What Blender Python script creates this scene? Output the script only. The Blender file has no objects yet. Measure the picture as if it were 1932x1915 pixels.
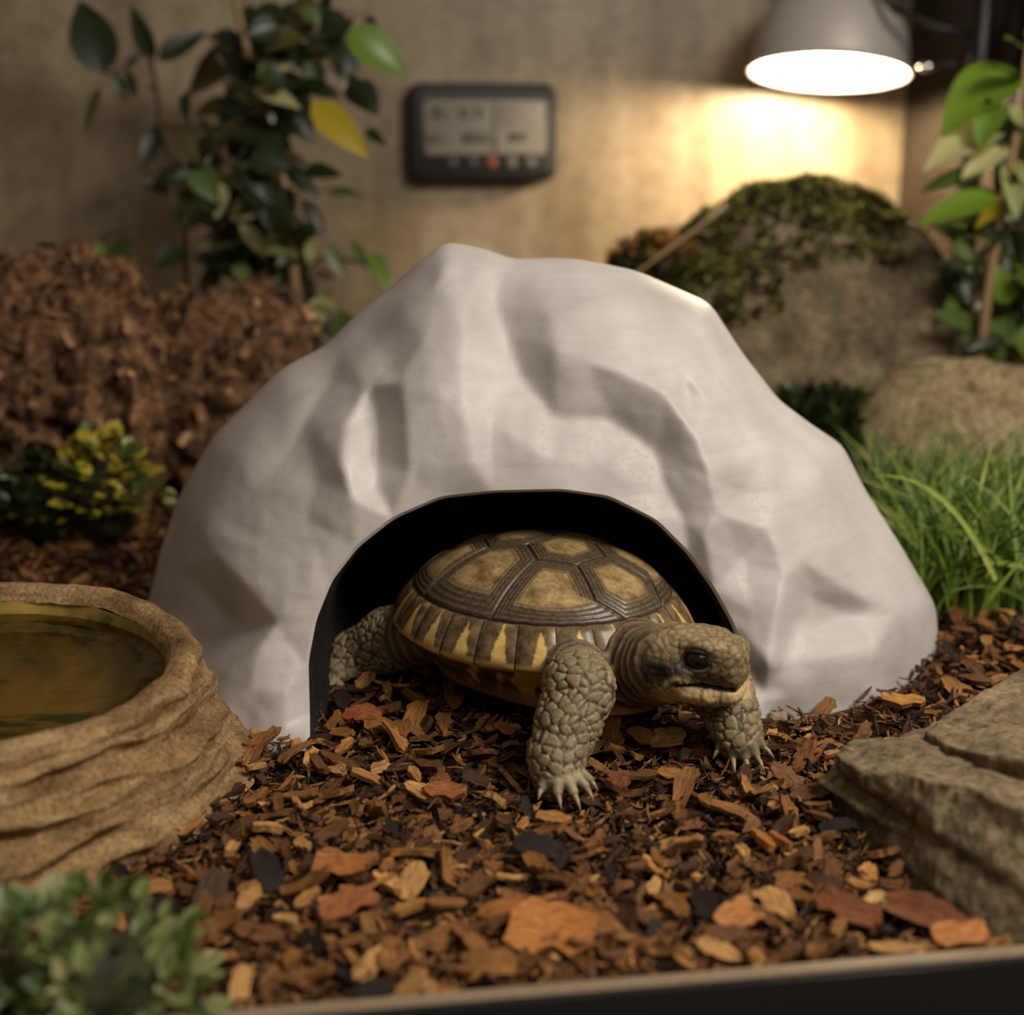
import bpy, bmesh, math, random
import numpy as np
from mathutils import Vector, Matrix, noise
from mathutils.geometry import delaunay_2d_cdt

R = math.radians
rng = random.Random(7)
nrng = np.random.default_rng(7)
scene = bpy.context.scene
COL = scene.collection
CM = 0.01                                   # everything below is written in centimetres

# ------------------------------------------------------------------ camera
CAM_H, PITCH, FPX = 18.0, R(15.0), 2631.0
cam_data = bpy.data.cameras.new('camera')
cam = bpy.data.objects.new('camera', cam_data)
COL.objects.link(cam)
cam.location = (0, 0, CAM_H * CM)
cam.rotation_euler = (R(90) - PITCH, 0, 0)
cam_data.sensor_width = 36.0
cam_data.lens = FPX / 1932.0 * 36.0
cam_data.clip_start = 0.01
cam_data.dof.use_dof = True
cam_data.dof.focus_distance = 0.425
cam_data.dof.aperture_fstop = 7.5
scene.camera = cam

# ------------------------------------------------------------------ world, lights, exposure
scene.view_settings.view_transform = 'Standard'
scene.view_settings.look = 'None'
scene.view_settings.gamma = 1.0
scene.view_settings.use_curve_mapping = False
scene.view_settings.exposure = 0.0

scene.cycles.use_adaptive_sampling = True
scene.cycles.adaptive_threshold = 0.03
scene.cycles.max_bounces = 5
scene.cycles.diffuse_bounces = 2
scene.cycles.glossy_bounces = 2
scene.cycles.transmission_bounces = 3
scene.cycles.transparent_max_bounces = 6
scene.cycles.caustics_reflective = False
scene.cycles.caustics_refractive = False

world = bpy.data.worlds.new('world')
scene.world = world
world.use_nodes = True
bg = world.node_tree.nodes['Background']
bg.inputs[0].default_value = (1.0, 0.80, 0.60, 1)
bg.inputs[1].default_value = 0.11


def area_light(name, loc, target, size, power, color):
    ld = bpy.data.lights.new(name, 'AREA')
    ld.shape = 'RECTANGLE'
    ld.size, ld.size_y = size[0] * CM, size[1] * CM
    ld.energy = power
    ld.color = color
    o = bpy.data.objects.new(name, ld)
    COL.objects.link(o)
    o.location = Vector(loc) * CM
    d = (Vector(target) - Vector(loc)).normalized()
    o.rotation_euler = d.to_track_quat('-Z', 'Y').to_euler()
    return o


# the tank's overhead tube fixture, and the softer room light behind the viewer
area_light('overhead_fixture', (38, 16, 54), (2, 44, 3), (30, 20), 4.5, (1.0, 0.91, 0.80))
area_light('room_light', (12, -60, 95), (0, 45, 2), (60, 40), 1.5, (1.0, 0.90, 0.78))


# ------------------------------------------------------------------ helpers
def slope(py):
    u = -(py - 957.5) / FPX
    y = math.cos(PITCH) + u * math.sin(PITCH)
    z = -math.sin(PITCH) + u * math.cos(PITCH)
    return y, z


def at(px, py, d):
    """point (cm) on the floor plan distance d along the view of a photo pixel"""
    y, z = slope(py)
    k = d / y
    return Vector(((px - 966.0) / FPX * k, d, CAM_H + z * k))


def on_floor(px, py, z=0.0):
    y, zz = slope(py)
    k = (z - CAM_H) / zz
    return Vector(((px - 966.0) / FPX * k, y * k, z))


def to_px(p):
    """cm point to photo pixel"""
    x, y, z = p[0], p[1], p[2] - CAM_H
    dep = y * math.cos(PITCH) - z * math.sin(PITCH)
    up = y * math.sin(PITCH) + z * math.cos(PITCH)
    return 966 + FPX * x / dep, 957.5 - FPX * up / dep


def mesh(name, verts, faces, mat=None, smooth=True):
    m = bpy.data.meshes.new(name)
    v = np.asarray(verts, dtype=np.float64).reshape(-1, 3) * CM
    m.from_pydata(v.tolist() if len(v) < 4000 else v, [], faces if isinstance(faces, list) else faces.tolist())
    if mat is not None:
        m.materials.append(mat)
    if smooth:
        m.polygons.foreach_set('use_smooth', [True] * len(m.polygons))
    m.update()
    return m


def link(name, data, parent=None, loc=None, rot=None):
    o = bpy.data.objects.new(name, data)
    COL.objects.link(o)
    if parent is not None:
        o.parent = parent
    if loc is not None:
        o.location = Vector(loc) * CM
    if rot is not None:
        o.rotation_euler = rot
    return o


def obj(name, verts, faces, mat, parent=None, loc=None, rot=None, smooth=True):
    return link(name, mesh(name, verts, faces, mat, smooth), parent, loc, rot)


def tag(o, label=None, cat=None, group=None, kind=None):
    if label: o['label'] = label
    if cat: o['category'] = cat
    if group: o['group'] = group
    if kind: o['kind'] = kind
    return o


def thing(name, label, cat, loc=(0, 0, 0), rotz=0.0, group=None):
    o = link(name, None, None, loc, (0, 0, rotz))
    o.empty_display_size = 0.01
    return tag(o, label, cat, group)


def set_attr(m, name, vals, kind='FLOAT_COLOR'):
    a = m.attributes.new(name, kind, 'POINT')
    if kind == 'FLOAT_COLOR':
        v = np.ones((len(vals), 4), dtype=np.float32)
        v[:, :3] = vals
        a.data.foreach_set('color', v.ravel())
    elif kind == 'FLOAT_VECTOR':
        a.data.foreach_set('vector', np.asarray(vals, dtype=np.float32).ravel())
    else:
        a.data.foreach_set('value', np.asarray(vals, dtype=np.float32).ravel())


def lin(c):
    """sRGB 0-255 to linear"""
    out = []
    for v in c:
        v = v / 255.0
        out.append(v / 12.92 if v <= 0.04045 else ((v + 0.055) / 1.055) ** 2.4)
    return tuple(out)


def fbm(p, octaves=4, rough=0.5):
    v, a = 0.0, 1.0
    p = Vector(p)
    for _ in range(octaves):
        v += a * noise.noise(p)
        p = p * 2.03
        a *= rough
    return v


def grid_faces(nu, nv, wrap_u=False, wrap_v=False, flip=False):
    f = []
    for i in range(nu if wrap_u else nu - 1):
        for j in range(nv if wrap_v else nv - 1):
            a, b = i * nv + j, ((i + 1) % nu) * nv + j
            c, d = ((i + 1) % nu) * nv + (j + 1) % nv, i * nv + (j + 1) % nv
            f.append((a, d, c, b) if flip else (a, b, c, d))
    return f


def lathe(profile, n=48):
    """profile of (radius, z) turned about z"""
    v = [(r * math.cos(2 * math.pi * i / n), r * math.sin(2 * math.pi * i / n), z) for i in range(n) for r, z in profile]
    return v, grid_faces(n, len(profile), wrap_u=True)


def tube(points, radii, n=8, caps=True):
    pts = [Vector(p) for p in points]
    v, f = [], []
    ref = Vector((0.13, 0.31, 0.94))
    for i, p in enumerate(pts):
        t = (pts[min(i + 1, len(pts) - 1)] - pts[max(i - 1, 0)]).normalized()
        a = t.cross(ref)
        if a.length < 1e-3: a = t.cross(Vector((1, 0, 0)))
        a.normalize()
        b = t.cross(a)
        r = radii[i] if hasattr(radii, '__len__') else radii
        for k in range(n):
            w = 2 * math.pi * k / n
            v.append(p + a * (r * math.cos(w)) + b * (r * math.sin(w)))
    m = len(pts)
    for i in range(m - 1):
        for k in range(n):
            f.append((i * n + k, i * n + (k + 1) % n, (i + 1) * n + (k + 1) % n, (i + 1) * n + k))
    if caps:
        f.append(tuple(range(n))[::-1])
        f.append(tuple((m - 1) * n + k for k in range(n)))
    return v, f


def rounded_box(sx, sy, sz, r, seg=4):
    """box centred at the origin with rounded vertical outline in x-z, thickness sy, softened front edge"""
    prof = []
    for cx, cz, a0 in ((sx / 2 - r, sz / 2 - r, 0), (-sx / 2 + r, sz / 2 - r, 90), (-sx / 2 + r, -sz / 2 + r, 180), (sx / 2 - r, -sz / 2 + r, 270)):
        for k in range(seg + 1):
            a = R(a0 + 90 * k / seg)
            prof.append((cx, cz, math.cos(a), math.sin(a)))
    n = len(prof)
    b = min(0.25 * sy, r * 0.6)
    rings = [(sy / 2, 0), (-sy / 2 + b, 0), (-sy / 2 + 0.3 * b, 0.3 * b), (-sy / 2, b)]
    v, f = [], []
    for y, ins in rings:
        for cx, cz, ca, sa in prof:
            v.append((cx + (r - ins) * ca, y, cz + (r - ins) * sa))
    for q in range(len(rings) - 1):
        for k in range(n):
            f.append((q * n + k, q * n + (k + 1) % n, (q + 1) * n + (k + 1) % n, (q + 1) * n + k))
    f.append(tuple(range(n))[::-1])
    f.append(tuple((len(rings) - 1) * n + k for k in range(n)))
    return v, f


def icosphere(sub):
    bm = bmesh.new()
    bmesh.ops.create_icosphere(bm, subdivisions=sub, radius=1.0)
    v = [tuple(x.co) for x in bm.verts]
    f = [tuple(q.index for q in x.verts) for x in bm.faces]
    bm.free()
    return v, f


# ------------------------------------------------------------------ materials
class NT:
    def __init__(self, name):
        self.m = bpy.data.materials.new(name)
        self.m.use_nodes = True
        self.t = self.m.node_tree
        self.b = self.t.nodes['Principled BSDF']
        self.out = self.t.nodes['Material Output']

    def n(self, typ, ins=None, **props):
        x = self.t.nodes.new(typ)
        for k, v in props.items():
            setattr(x, k, v)
        for k, v in (ins or {}).items():
            if isinstance(v, bpy.types.NodeSocket):
                self.t.links.new(v, x.inputs[k])
            else:
                x.inputs[k].default_value = v
        return x

    def coord(self, scale=(1, 1, 1), which='Object'):
        tc = self.n('ShaderNodeTexCoord')
        mp = self.n('ShaderNodeMapping', {'Vector': tc.outputs[which], 'Scale': tuple(100 * s for s in scale) if which == 'Object' else scale})
        return mp.outputs[0]

    def noise(self, vec, scale=1.0, detail=4, rough=0.55):
        return self.n('ShaderNodeTexNoise', {'Vector': vec, 'Scale': scale, 'Detail': detail, 'Roughness': rough}).outputs['Fac']

    def ramp(self, fac, stops):
        r = self.n('ShaderNodeValToRGB', {'Fac': fac})
        e = r.color_ramp.elements
        while len(e) < len(stops): e.new(0.5)
        for q, (p, c) in zip(e, stops):
            q.position = p
            q.color = (*lin(c), 1) if len(c) == 3 else c
        return r.outputs[0]

    def mix(self, a, b, fac, mode='MIX'):
        x = self.n('ShaderNodeMix', data_type='RGBA', blend_type=mode)
        for k, v in ((0, fac), (6, a), (7, b)):
            if isinstance(v, bpy.types.NodeSocket): self.t.links.new(v, x.inputs[k])
            else: x.inputs[k].default_value = (*lin(v), 1) if isinstance(v, tuple) else v
        return x.outputs[2]

    def attr(self, name, out='Color'):
        return self.n('ShaderNodeAttribute', attribute_name=name).outputs[out]

    def bump(self, h, strength=0.5, dist=0.05):
        x = self.n('ShaderNodeBump', {'Height': h, 'Strength': strength, 'Distance': dist * CM})
        cur = self.b.inputs['Normal']
        if cur.is_linked:
            self.t.links.new(cur.links[0].from_socket, x.inputs['Normal'])
        self.t.links.new(x.outputs[0], cur)

    def set(self, color=None, rough=0.6, spec=0.5, **kw):
        if color is not None:
            if isinstance(color, bpy.types.NodeSocket): self.t.links.new(color, self.b.inputs['Base Color'])
            else: self.b.inputs['Base Color'].default_value = (*lin(color), 1)
        if isinstance(rough, bpy.types.NodeSocket): self.t.links.new(rough, self.b.inputs['Roughness'])
        else: self.b.inputs['Roughness'].default_value = rough
        self.b.inputs['Specular IOR Level'].default_value = spec
        for k, v in kw.items():
            self.b.inputs[k].default_value = v
        return self.m


def plain(name, color, rough=0.5, spec=0.5, **kw):
    t = NT(name)
    c = t.noise(t.coord(), 6.0, 3)
    col = t.ramp(c, [(0.3, tuple(int(x * 0.9) for x in color)), (0.7, color)])
    return t.set(col, rough, spec, **kw)


def rock_mat(name, dark, mid, light, scale=0.8, rough=0.85, bump=0.6):
    t = NT(name)
    co = t.coord()
    n1 = t.noise(co, scale, 8, 0.65)
    n2 = t.noise(co, scale * 7, 6, 0.7)
    c = t.ramp(n1, [(0.30, dark), (0.5, mid), (0.70, light)])
    c2 = t.ramp(n2, [(0.34, (88, 80, 72)), (0.60, (255, 255, 255))])
    c = t.mix(c, c2, 0.75, 'MULTIPLY')
    t.set(c, rough, 0.3)
    t.bump(n1, bump, 0.25)
    t.bump(n2, bump, 0.08)
    return t.m


# wall: warm concrete-like panel with stains
t = NT('stained_panel')
co = t.coord((1, 1, 1))
n1 = t.noise(co, 0.05, 6, 0.6)
n2 = t.noise(t.coord((0.30, 0.30, 0.05)), 1.0, 5, 0.6)
n3 = t.noise(co, 1.1, 6, 0.6)
c = t.ramp(n1, [(0.3, (126, 111, 88)), (0.5, (156, 140, 114)), (0.7, (180, 163, 136))])
c = t.mix(c, t.ramp(n2, [(0.35, (176, 160, 140)), (0.6, (255, 255, 255))]), 0.6, 'MULTIPLY')
c = t.mix(c, t.ramp(n3, [(0.3, (190, 178, 165)), (0.55, (255, 255, 255))]), 0.6, 'MULTIPLY')
t.set(c, 0.42, 0.5)
t.bump(n3, 0.25, 0.1)
M_WALL = t.m

# soil under the mulch
t = NT('dark_soil')
co = t.coord()
n1 = t.noise(co, 1.3, 8, 0.7)
t.set(t.ramp(n1, [(0.3, (22, 13, 8)), (0.55, (58, 34, 20)), (0.75, (96, 58, 33))]), 0.9, 0.15)
t.bump(t.noise(co, 3.0, 6, 0.7), 1.0, 0.3)
M_SOIL = t.m

# bark chips: tint per chip, grain along the chip's length
t = NT('bark_chip')
uv = t.n('ShaderNodeUVMap', uv_map='grain').outputs[0]
g = t.noise(t.n('ShaderNodeMapping', {'Vector': uv, 'Scale': (1.6, 14.0, 1.0)}).outputs[0], 1.0, 5, 0.65)
tint = t.attr('tint')
c = t.mix(tint, t.ramp(g, [(0.30, (70, 54, 44)), (0.48, (200, 188, 176)), (0.66, (255, 255, 255))]), 0.95, 'MULTIPLY')
t.set(c, 0.62, 0.35)
t.bump(g, 0.9, 0.06)
M_CHIP = t.m

M_BLACK = plain('black_plastic', (20, 19, 19), 0.45)
M_LIP = plain('taupe_rail_lip', (150, 130, 106), 0.55)
# ------------------------------------------------------------------ the setting: tank panels, soil, front rail
TILT = R(8.0)                                       # the tank stands eight degrees askew to the view
CORNER = at(1700, 300, 100.0)
U = Vector((math.cos(TILT), math.sin(TILT), 0))     # along the back panel
N = Vector((math.sin(TILT), -math.cos(TILT), 0))    # from the back panel towards the viewer


def panel(name, a, b, z0, z1, thick, mat, nx=2, nz=2):
    """upright panel from a to b (cm, plan), grown to its left by thick"""
    a, b = Vector((a[0], a[1], 0)), Vector((b[0], b[1], 0))
    side = Vector((0, 0, 1)).cross((b - a).normalized()) * thick
    v = []
    for p in (a, b, b + side, a + side):
        v += [(p.x, p.y, z0), (p.x, p.y, z1)]
    f = [(0, 2, 3, 1), (2, 4, 5, 3), (4, 6, 7, 5), (6, 0, 1, 7), (1, 3, 5, 7), (0, 6, 4, 2)]
    return obj(name, v, f, mat, smooth=False)


back_l = CORNER - U * 95
wall = panel('wall_back', back_l, CORNER, -3, 44, 2.0, M_WALL)
tag(wall, 'tan stained concrete-look back panel of the tank', None, None, 'structure')
t = NT('dark_room_glass')
t.set((34, 27, 20), 0.12, 0.5)  # opaque pane; the dark room behind it is put into the colour
M_DGLASS = t.m
side = panel('wall_right', CORNER, CORNER + N * 38, -3, 44, 1.0, M_DGLASS)
tag(side, 'glass side panel at the right, coloured as the dark room behind', None, None, 'structure')

RAIL_B = (on_floor(700, 1908, 0.25) - CORNER).dot(N)
# soil bed: gently uneven sheet, rising a little towards the back corners
nu, nv = 90, 90
v = []
for i in range(nu):
    for j in range(nv):
        a, b = -62 + i * 96.0 / (nu - 1), -1.5 + j * (RAIL_B + 1.3) / (nv - 1)
        p = CORNER + U * (a - 34 + 0.0) + N * b
        v.append((p.x, p.y, -0.62 + 0.22 * noise.noise(Vector((p.x * 0.25, p.y * 0.25, 3.1)))))
soil = obj('floor', v, grid_faces(nu, nv, flip=True), M_SOIL)
tag(soil, 'dark soil bed under the bark mulch', None, None, 'structure')

# front rail of the tank: pale lip and black profile
p1, p2 = on_floor(700, 1908, 0.25), on_floor(1932, 1806, 0.25)
ru = (p2 - p1).normalized()
rn = Vector((-ru.y, ru.x, 0))                       # away from the viewer
ra, rb = p1 - ru * 22, p2 + ru * 14
RAIL_P, RAIL_N = p1, rn


def beam(name, prof, mat, parent=None):
    """profile of (across, z) swept from ra to rb"""
    n = len(prof)
    v = [(q.x + rn.x * c, q.y + rn.y * c, z) for q in (ra, rb) for c, z in prof]
    f = [(k, (k + 1) % n, n + (k + 1) % n, n + k) for k in range(n)] + [tuple(range(n))[::-1], tuple(range(n, 2 * n))]
    return obj(name, v, f, mat, parent, smooth=False)


rail = thing('trim_1', 'black front rail of the tank with a pale taupe lip', None, (0, 0, 0))
rail['kind'] = 'structure'
beam('rail_profile', [(0.0, 0.30), (-0.25, 0.30), (-0.32, -0.15), (-0.40, -1.15), (-0.52, -1.2), (-0.56, -1.5), (-0.75, -9.0), (0.3, -9.0), (0.3, -0.5), (0.05, 0.05)], M_BLACK, rail)
beam('lip', [(0.34, 0.28), (0.30, 0.36), (0.02, 0.38), (-0.02, 0.30), (0.0, 0.05), (0.34, 0.05)], M_LIP, rail)

# ------------------------------------------------------------------ the cave hide
RIM = [(578, 1420), (578, 1352), (575, 1250), (590, 1170), (620, 1095), (670, 1030), (740, 975), (830, 936), (930, 925), (1060, 922),
       (1150, 935), (1240, 980), (1300, 1040), (1350, 1110), (1388, 1180), (1410, 1260), (1425, 1330), (1428, 1400)]
SIL = [(225, 1420), (228, 1330), (246, 1230), (280, 1130), (305, 1030), (340, 930), (400, 825), (470, 755), (530, 695), (610, 655), (665, 600), (740, 540),
       (785, 497), (840, 455), (910, 468), (970, 490), (1030, 486), (1090, 488), (1200, 510), (1280, 545), (1340, 572), (1400, 665),
       (1470, 755), (1530, 800), (1590, 840), (1630, 920), (1700, 1030), (1765, 1140), (1770, 1190), (1766, 1290), (1760, 1400)]
# which place along the rim each outline point answers to (0..1)
SILU = [0, .04, .08, .13, .17, .215, .265, .30, .325, .355, .38, .41, .43, .455, .48, .505, .525, .545, .58, .61, .635, .68, .73, .765, .80, .84, .885, .925, .945, .97, 1]
RIMU = [0, .04, .11, .17, .23, .29, .35, .42, .48, .56, .62, .69, .75, .81, .865, .92, .965, 1]
RELIEF = [  # photo x, y, how far the face stands proud (cm)
    (750, 570, .5), (820, 545, .6), (890, 556, .4), (790, 522, -.1), (870, 518, -.1), (845, 480, .35), (910, 490, .1),
    (945, 500, -.5), (930, 560, -.8), (955, 640, -.9), (935, 720, -.3), (925, 790, .1), (925, 880, .1), (985, 700, -.6),
    (1000, 515, .2), (1040, 600, .6), (1045, 655, .7), (1150, 560, .7), (1270, 600, .6), (1200, 655, .8), (1090, 520, .4), (1330, 620, .5),
    (1110, 682, .8), (1200, 715, .95), (1260, 747, 1.05), (1310, 820, 1.05), (1340, 900, .95), (1357, 965, .75), (1330, 1012, .5),
    (1050, 790, -.3), (1150, 790, -.3), (1235, 850, -.3), (1260, 930, -.2), (1150, 880, -.05), (1045, 870, .1), (1290, 980, .1),
    (1232, 690, .85), (1292, 737, .4), (1338, 758, .95), (1290, 700, .6),
    (880, 790, .55), (900, 880, .4), (870, 690, .45), (825, 740, .65), (840, 850, .45), (800, 640, .45), (880, 610, .25),
    (738, 690, .0), (718, 780, -.8), (711, 860, -.7), (708, 920, -.3), (752, 720, .5), (765, 800, .45), (770, 890, .3),
    (655, 800, .5), (645, 870, .75), (665, 940, .5), (690, 860, .05), (690, 730, .2),
    (690, 620, -.35), (620, 720, -.5), (575, 800, -.4), (600, 900, .0), (580, 980, 0), (545, 860, -.3), (640, 660, -.1),
    (400, 955, .35), (388, 1010, .9), (412, 1055, .9), (470, 1112, .7), (525, 1175, .5), (480, 930, .15), (450, 850, .3), (500, 1030, .35),
    (340, 1065, .2), (375, 1105, -.6), (425, 1160, -.7), (385, 1205, -.5), (460, 1185, -.2), (330, 1150, -.3), (540, 780, .1), (480, 800, .25),
    (485, 1225, 1.1), (475, 1300, 1.6), (545, 1215, .3), (540, 1310, .8), (405, 1290, 1.8), (350, 1250, .3), (350, 1310, 1.2), (470, 1375, 1.5), (400, 1362, 2.5), (540, 1375, .8), (390, 1420, 2.6), (470, 1420, 1.6), (320, 1400, .9),
    (1450, 1000, .6), (1520, 1060, .6), (1400, 1050, 0), (1482, 1090, .75), (1467, 1170, .85), (1452, 1250, .8), (1420, 1150, .3),
    (1530, 1130, -.2), (1600, 1158, -.3), (1545, 1185, -.3), (1600, 1112, .5), (1690, 1153, .6), (1560, 1085, .5), (1500, 1180, .1),
    (1550, 1245, .55), (1650, 1230, .7), (1500, 1305, .3), (1620, 1290, .5), (1440, 1305, -.1), (1740, 1200, .2), (1480, 1260, .25),
    (1550, 900, .65), (1450, 850, .75), (1600, 980, .35), (1660, 1070, .1), (1385, 700, .7), (1450, 790, .45), (1530, 850, .55), (1400, 930, .35), (1460, 930, .5),
    (1590, 1050, .3), (1520, 980, .45),
]


def interp_poly(us, pts, u):
    for k in range(len(us) - 1):
        if u <= us[k + 1]:
            w = (u - us[k]) / (us[k + 1] - us[k])
            return (pts[k][0] + w * (pts[k + 1][0] - pts[k][0]), pts[k][1] + w * (pts[k + 1][1] - pts[k][1]))
    return pts[-1]


def smooth_poly(us, pts, n, passes=1):
    a = np.array([interp_poly(us, pts, i / (n - 1)) for i in range(n)])
    for _ in range(passes):
        b = a.copy()
        b[1:-1] = 0.25 * a[:-2] + 0.5 * a[1:-1] + 0.25 * a[2:]
        a = b
    return a


NC, NR, NB = 230, 84, 26
rim_px = smooth_poly(RIMU, RIM, NC, 6)
sil_px = smooth_poly(SILU, SIL, NC, 3)
phi = np.linspace(0, math.pi / 2, NR)
S = np.sin(phi)
G = 0.28 * S + 0.72 * (1 - np.cos(phi))
uu = np.linspace(0, 1, NC)
d_rim = 40.8 + 2.3 * np.sin(math.pi * uu) ** 0.8 + 0.8 * uu
d_sil = np.interp(uu, [0, .13, .3, .45, .6, .75, .9, 1], [52, 52.5, 52, 51, 50.5, 50, 49.5, 48.5])
PX = rim_px[:, None, :] * (1 - S[None, :, None]) + sil_px[:, None, :] * S[None, :, None]
D = d_rim[:, None] * (1 - G[None, :]) + d_sil[:, None] * G[None, :]
# relief: straight facets between the measured points
pts2 = [Vector((x, y)) for x, y, _ in RELIEF] + [Vector(p) for p in RIM[1:-1]] + [Vector(p) for p in SIL] + [Vector((300, 1500)), Vector((1000, 1600)), Vector((1800, 1500))]
offs = [o for _, _, o in RELIEF] + [0.0] * (len(pts2) - len(RELIEF))
cv, ce, cf, ov, _, _ = delaunay_2d_cdt(pts2, [], [], 0, 1e-6)
cvals = np.array([offs[o[0]] if o else 0.0 for o in ov])
cpos = np.array([tuple(p) for p in cv])
Q = PX.reshape(-1, 2)
OFF = np.zeros(len(Q))
for tri in cf:
    a, b, c = (cpos[k] for k in tri[:3])
    den = (b[1] - c[1]) * (a[0] - c[0]) + (c[0] - b[0]) * (a[1] - c[1])
    if abs(den) < 1e-9: continue
    w0 = ((b[1] - c[1]) * (Q[:, 0] - c[0]) + (c[0] - b[0]) * (Q[:, 1] - c[1])) / den
    w1 = ((c[1] - a[1]) * (Q[:, 0] - c[0]) + (a[0] - c[0]) * (Q[:, 1] - c[1])) / den
    w2 = 1 - w0 - w1
    ins = (w0 >= -1e-6) & (w1 >= -1e-6) & (w2 >= -1e-6)
    OFF[ins] = w0[ins] * cvals[tri[0]] + w1[ins] * cvals[tri[1]] + w2[ins] * cvals[tri[2]]
OFF = OFF.reshape(NC, NR)
for _ in range(1):
    o2 = OFF.copy()
    o2[1:-1, 1:-1] = (OFF[1:-1, 1:-1] * 2 + OFF[:-2, 1:-1] + OFF[2:, 1:-1] + OFF[1:-1, :-2] + OFF[1:-1, 2:]) / 6
    OFF = o2
OFF *= (1 - S[None, :] ** 8)
D = D - 1.0 * OFF
front = np.zeros((NC, NR, 3))
for i in range(NC):
    for j in range(NR):
        px, py = PX[i, j]
        k = noise.noise(Vector((px * 0.012, py * 0.012, 1.7))) * 0.10 + noise.noise(Vector((px * 0.04, py * 0.04, 5.0))) * 0.025
        edge = min(1.0, j / 6.0) * (1 - S[j] ** 8)
        front[i, j] = at(px, py, D[i, j] + k * edge)
front[:, :, 2] = np.maximum(front[:, :, 2], -1.0)
hc = np.array([(front[0, -1, 0] + front[-1, -1, 0]) / 2, 0, -0.5])
rows = [front[:, j] for j in range(NR)]
for q in range(1, NB + 1):
    w = q / NB * math.pi / 2
    r = front[:, -1].copy()
    s = math.cos(w) - 0.10 * math.sin(w) * math.cos(w)
    r[:, 0] = hc[0] + (r[:, 0] - hc[0]) * s
    r[:, 2] = hc[2] + (r[:, 2] - hc[2]) * s
    r[:, 1] = r[:, 1] * math.cos(w) + 60.0 * (1 - math.cos(w)) + 0.0 if False else r[:, 1] + (60.5 - r[:, 1]) * math.sin(w)
    rows.append(r)
outer = np.stack(rows, axis=1)                      # NC, NR+NB, 3

hide = thing('reptile_hide_cave', 'pale grey painted rock-shaped cave hide with an arched opening', 'hide', (hc[0], 46, 0))
HO = np.array([hc[0], 46, 0])
t = NT('brushed_grey_paint')
co = t.coord()
brush = t.noise(t.coord((0.45, 0.45, 5.0)), 1.0, 5, 0.6)
grit = t.noise(co, 5.0, 6, 0.7)
big = t.noise(co, 0.35, 4, 0.5)
c = t.ramp(big, [(0.3, (186, 180, 176)), (0.6, (204, 199, 195)), (0.75, (212, 208, 204))])
c = t.mix(c, t.ramp(brush, [(0.3, (238, 236, 234)), (0.6, (255, 255, 255))]), 0.4, 'MULTIPLY')
t.set(c, 0.50, 0.4)
t.bump(brush, 0.10, 0.06)
t.bump(t.ramp(grit, [(0.55, (0, 0, 0)), (0.75, (255, 255, 255))]), 0.25, 0.05)
M_HIDE = t.m
n_all = NR + NB
obj('outer_shell', (outer - HO).reshape(-1, 3), grid_faces(NC, n_all), M_HIDE, hide)
# thickness of the opening and the dark inside
rimp = front[:, 0]
cx, cz = rimp[:, 0].mean(), 0.0
t = NT('dark_lining')
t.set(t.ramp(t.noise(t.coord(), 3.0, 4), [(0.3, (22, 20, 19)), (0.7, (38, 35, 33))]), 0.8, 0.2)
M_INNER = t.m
inner = [rimp.copy()]
for back, shrink in ((0.10, 0.985), (0.5, 0.965), (1.0, 0.96)):
    r = rimp.copy()
    r[:, 0] = cx + (r[:, 0] - cx) * shrink
    r[:, 2] = r[:, 2] * shrink
    r[:, 1] += back
    inner.append(r)
lipv = np.stack(inner[:2], axis=1)
obj('opening_edge', (lipv - HO).reshape(-1, 3), grid_faces(NC, 2, flip=True), M_HIDE, hide)
for q in range(1, 15):
    w = q / 14 * math.pi / 2
    r = inner[3].copy()
    s = math.cos(w) ** 0.55 if q < 14 else 0.0
    r[:, 0] = cx + (r[:, 0] - cx) * s
    r[:, 2] = -0.8 + (r[:, 2] + 0.8) * s
    r[:, 1] = r[:, 1] + (57.5 - r[:, 1]) * math.sin(w)
    inner.append(r)
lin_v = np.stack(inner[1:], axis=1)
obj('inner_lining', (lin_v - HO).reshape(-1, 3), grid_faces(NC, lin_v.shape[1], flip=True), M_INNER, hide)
# ------------------------------------------------------------------ the tortoise
HEAD_YAW = R(-45)
TC = Vector((0.95, 44.2, 0.0))                       # on the floor under the middle of the shell
tort = thing('tortoise', 'brown tortoise with yellow-edged shell walking out of the cave opening', 'tortoise', TC, HEAD_YAW)
INV = Matrix.Rotation(-HEAD_YAW, 3, 'Z')


def loc(p):
    return INV @ (Vector(p) - TC)


def L(px, py, d):
    return loc(at(px, py, d))


SA, SB, SH, ZR = 5.35, 4.5, 2.82, 2.25               # shell half length, half width, dome height, rim height


def dome(u, v, off=0.0):
    r2 = min(u * u + v * v, 1.0)
    r = math.sqrt(r2)
    z = ZR + 0.10 * u + SH * (1 - r ** 2.3) ** 0.66
    flare = 1.0 + 0.015 * r ** 6
    p = Vector((SA * u * flare, SB * v * flare, z))
    n = Vector((u / SA, v / SB, 0.32 * (1.05 - r ** 3) ** 0.5)).normalized()
    return p + n * off


# shell base
prof = 24
v, f = [], []
nt = 72
for i in range(nt):
    a = 2 * math.pi * i / nt
    for j in range(prof):
        r = j / (prof - 1)
        v.append(dome(r * math.cos(a), r * math.sin(a), -0.05))
t = NT('shell_seam')
t.set(t.ramp(t.noise(t.coord(), 6, 4), [(0.3, (46, 36, 26)), (0.7, (98, 84, 66))]), 0.6, 0.3)
carapace = obj('carapace', v, grid_faces(nt, prof, wrap_u=True), t.m, tort)

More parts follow.
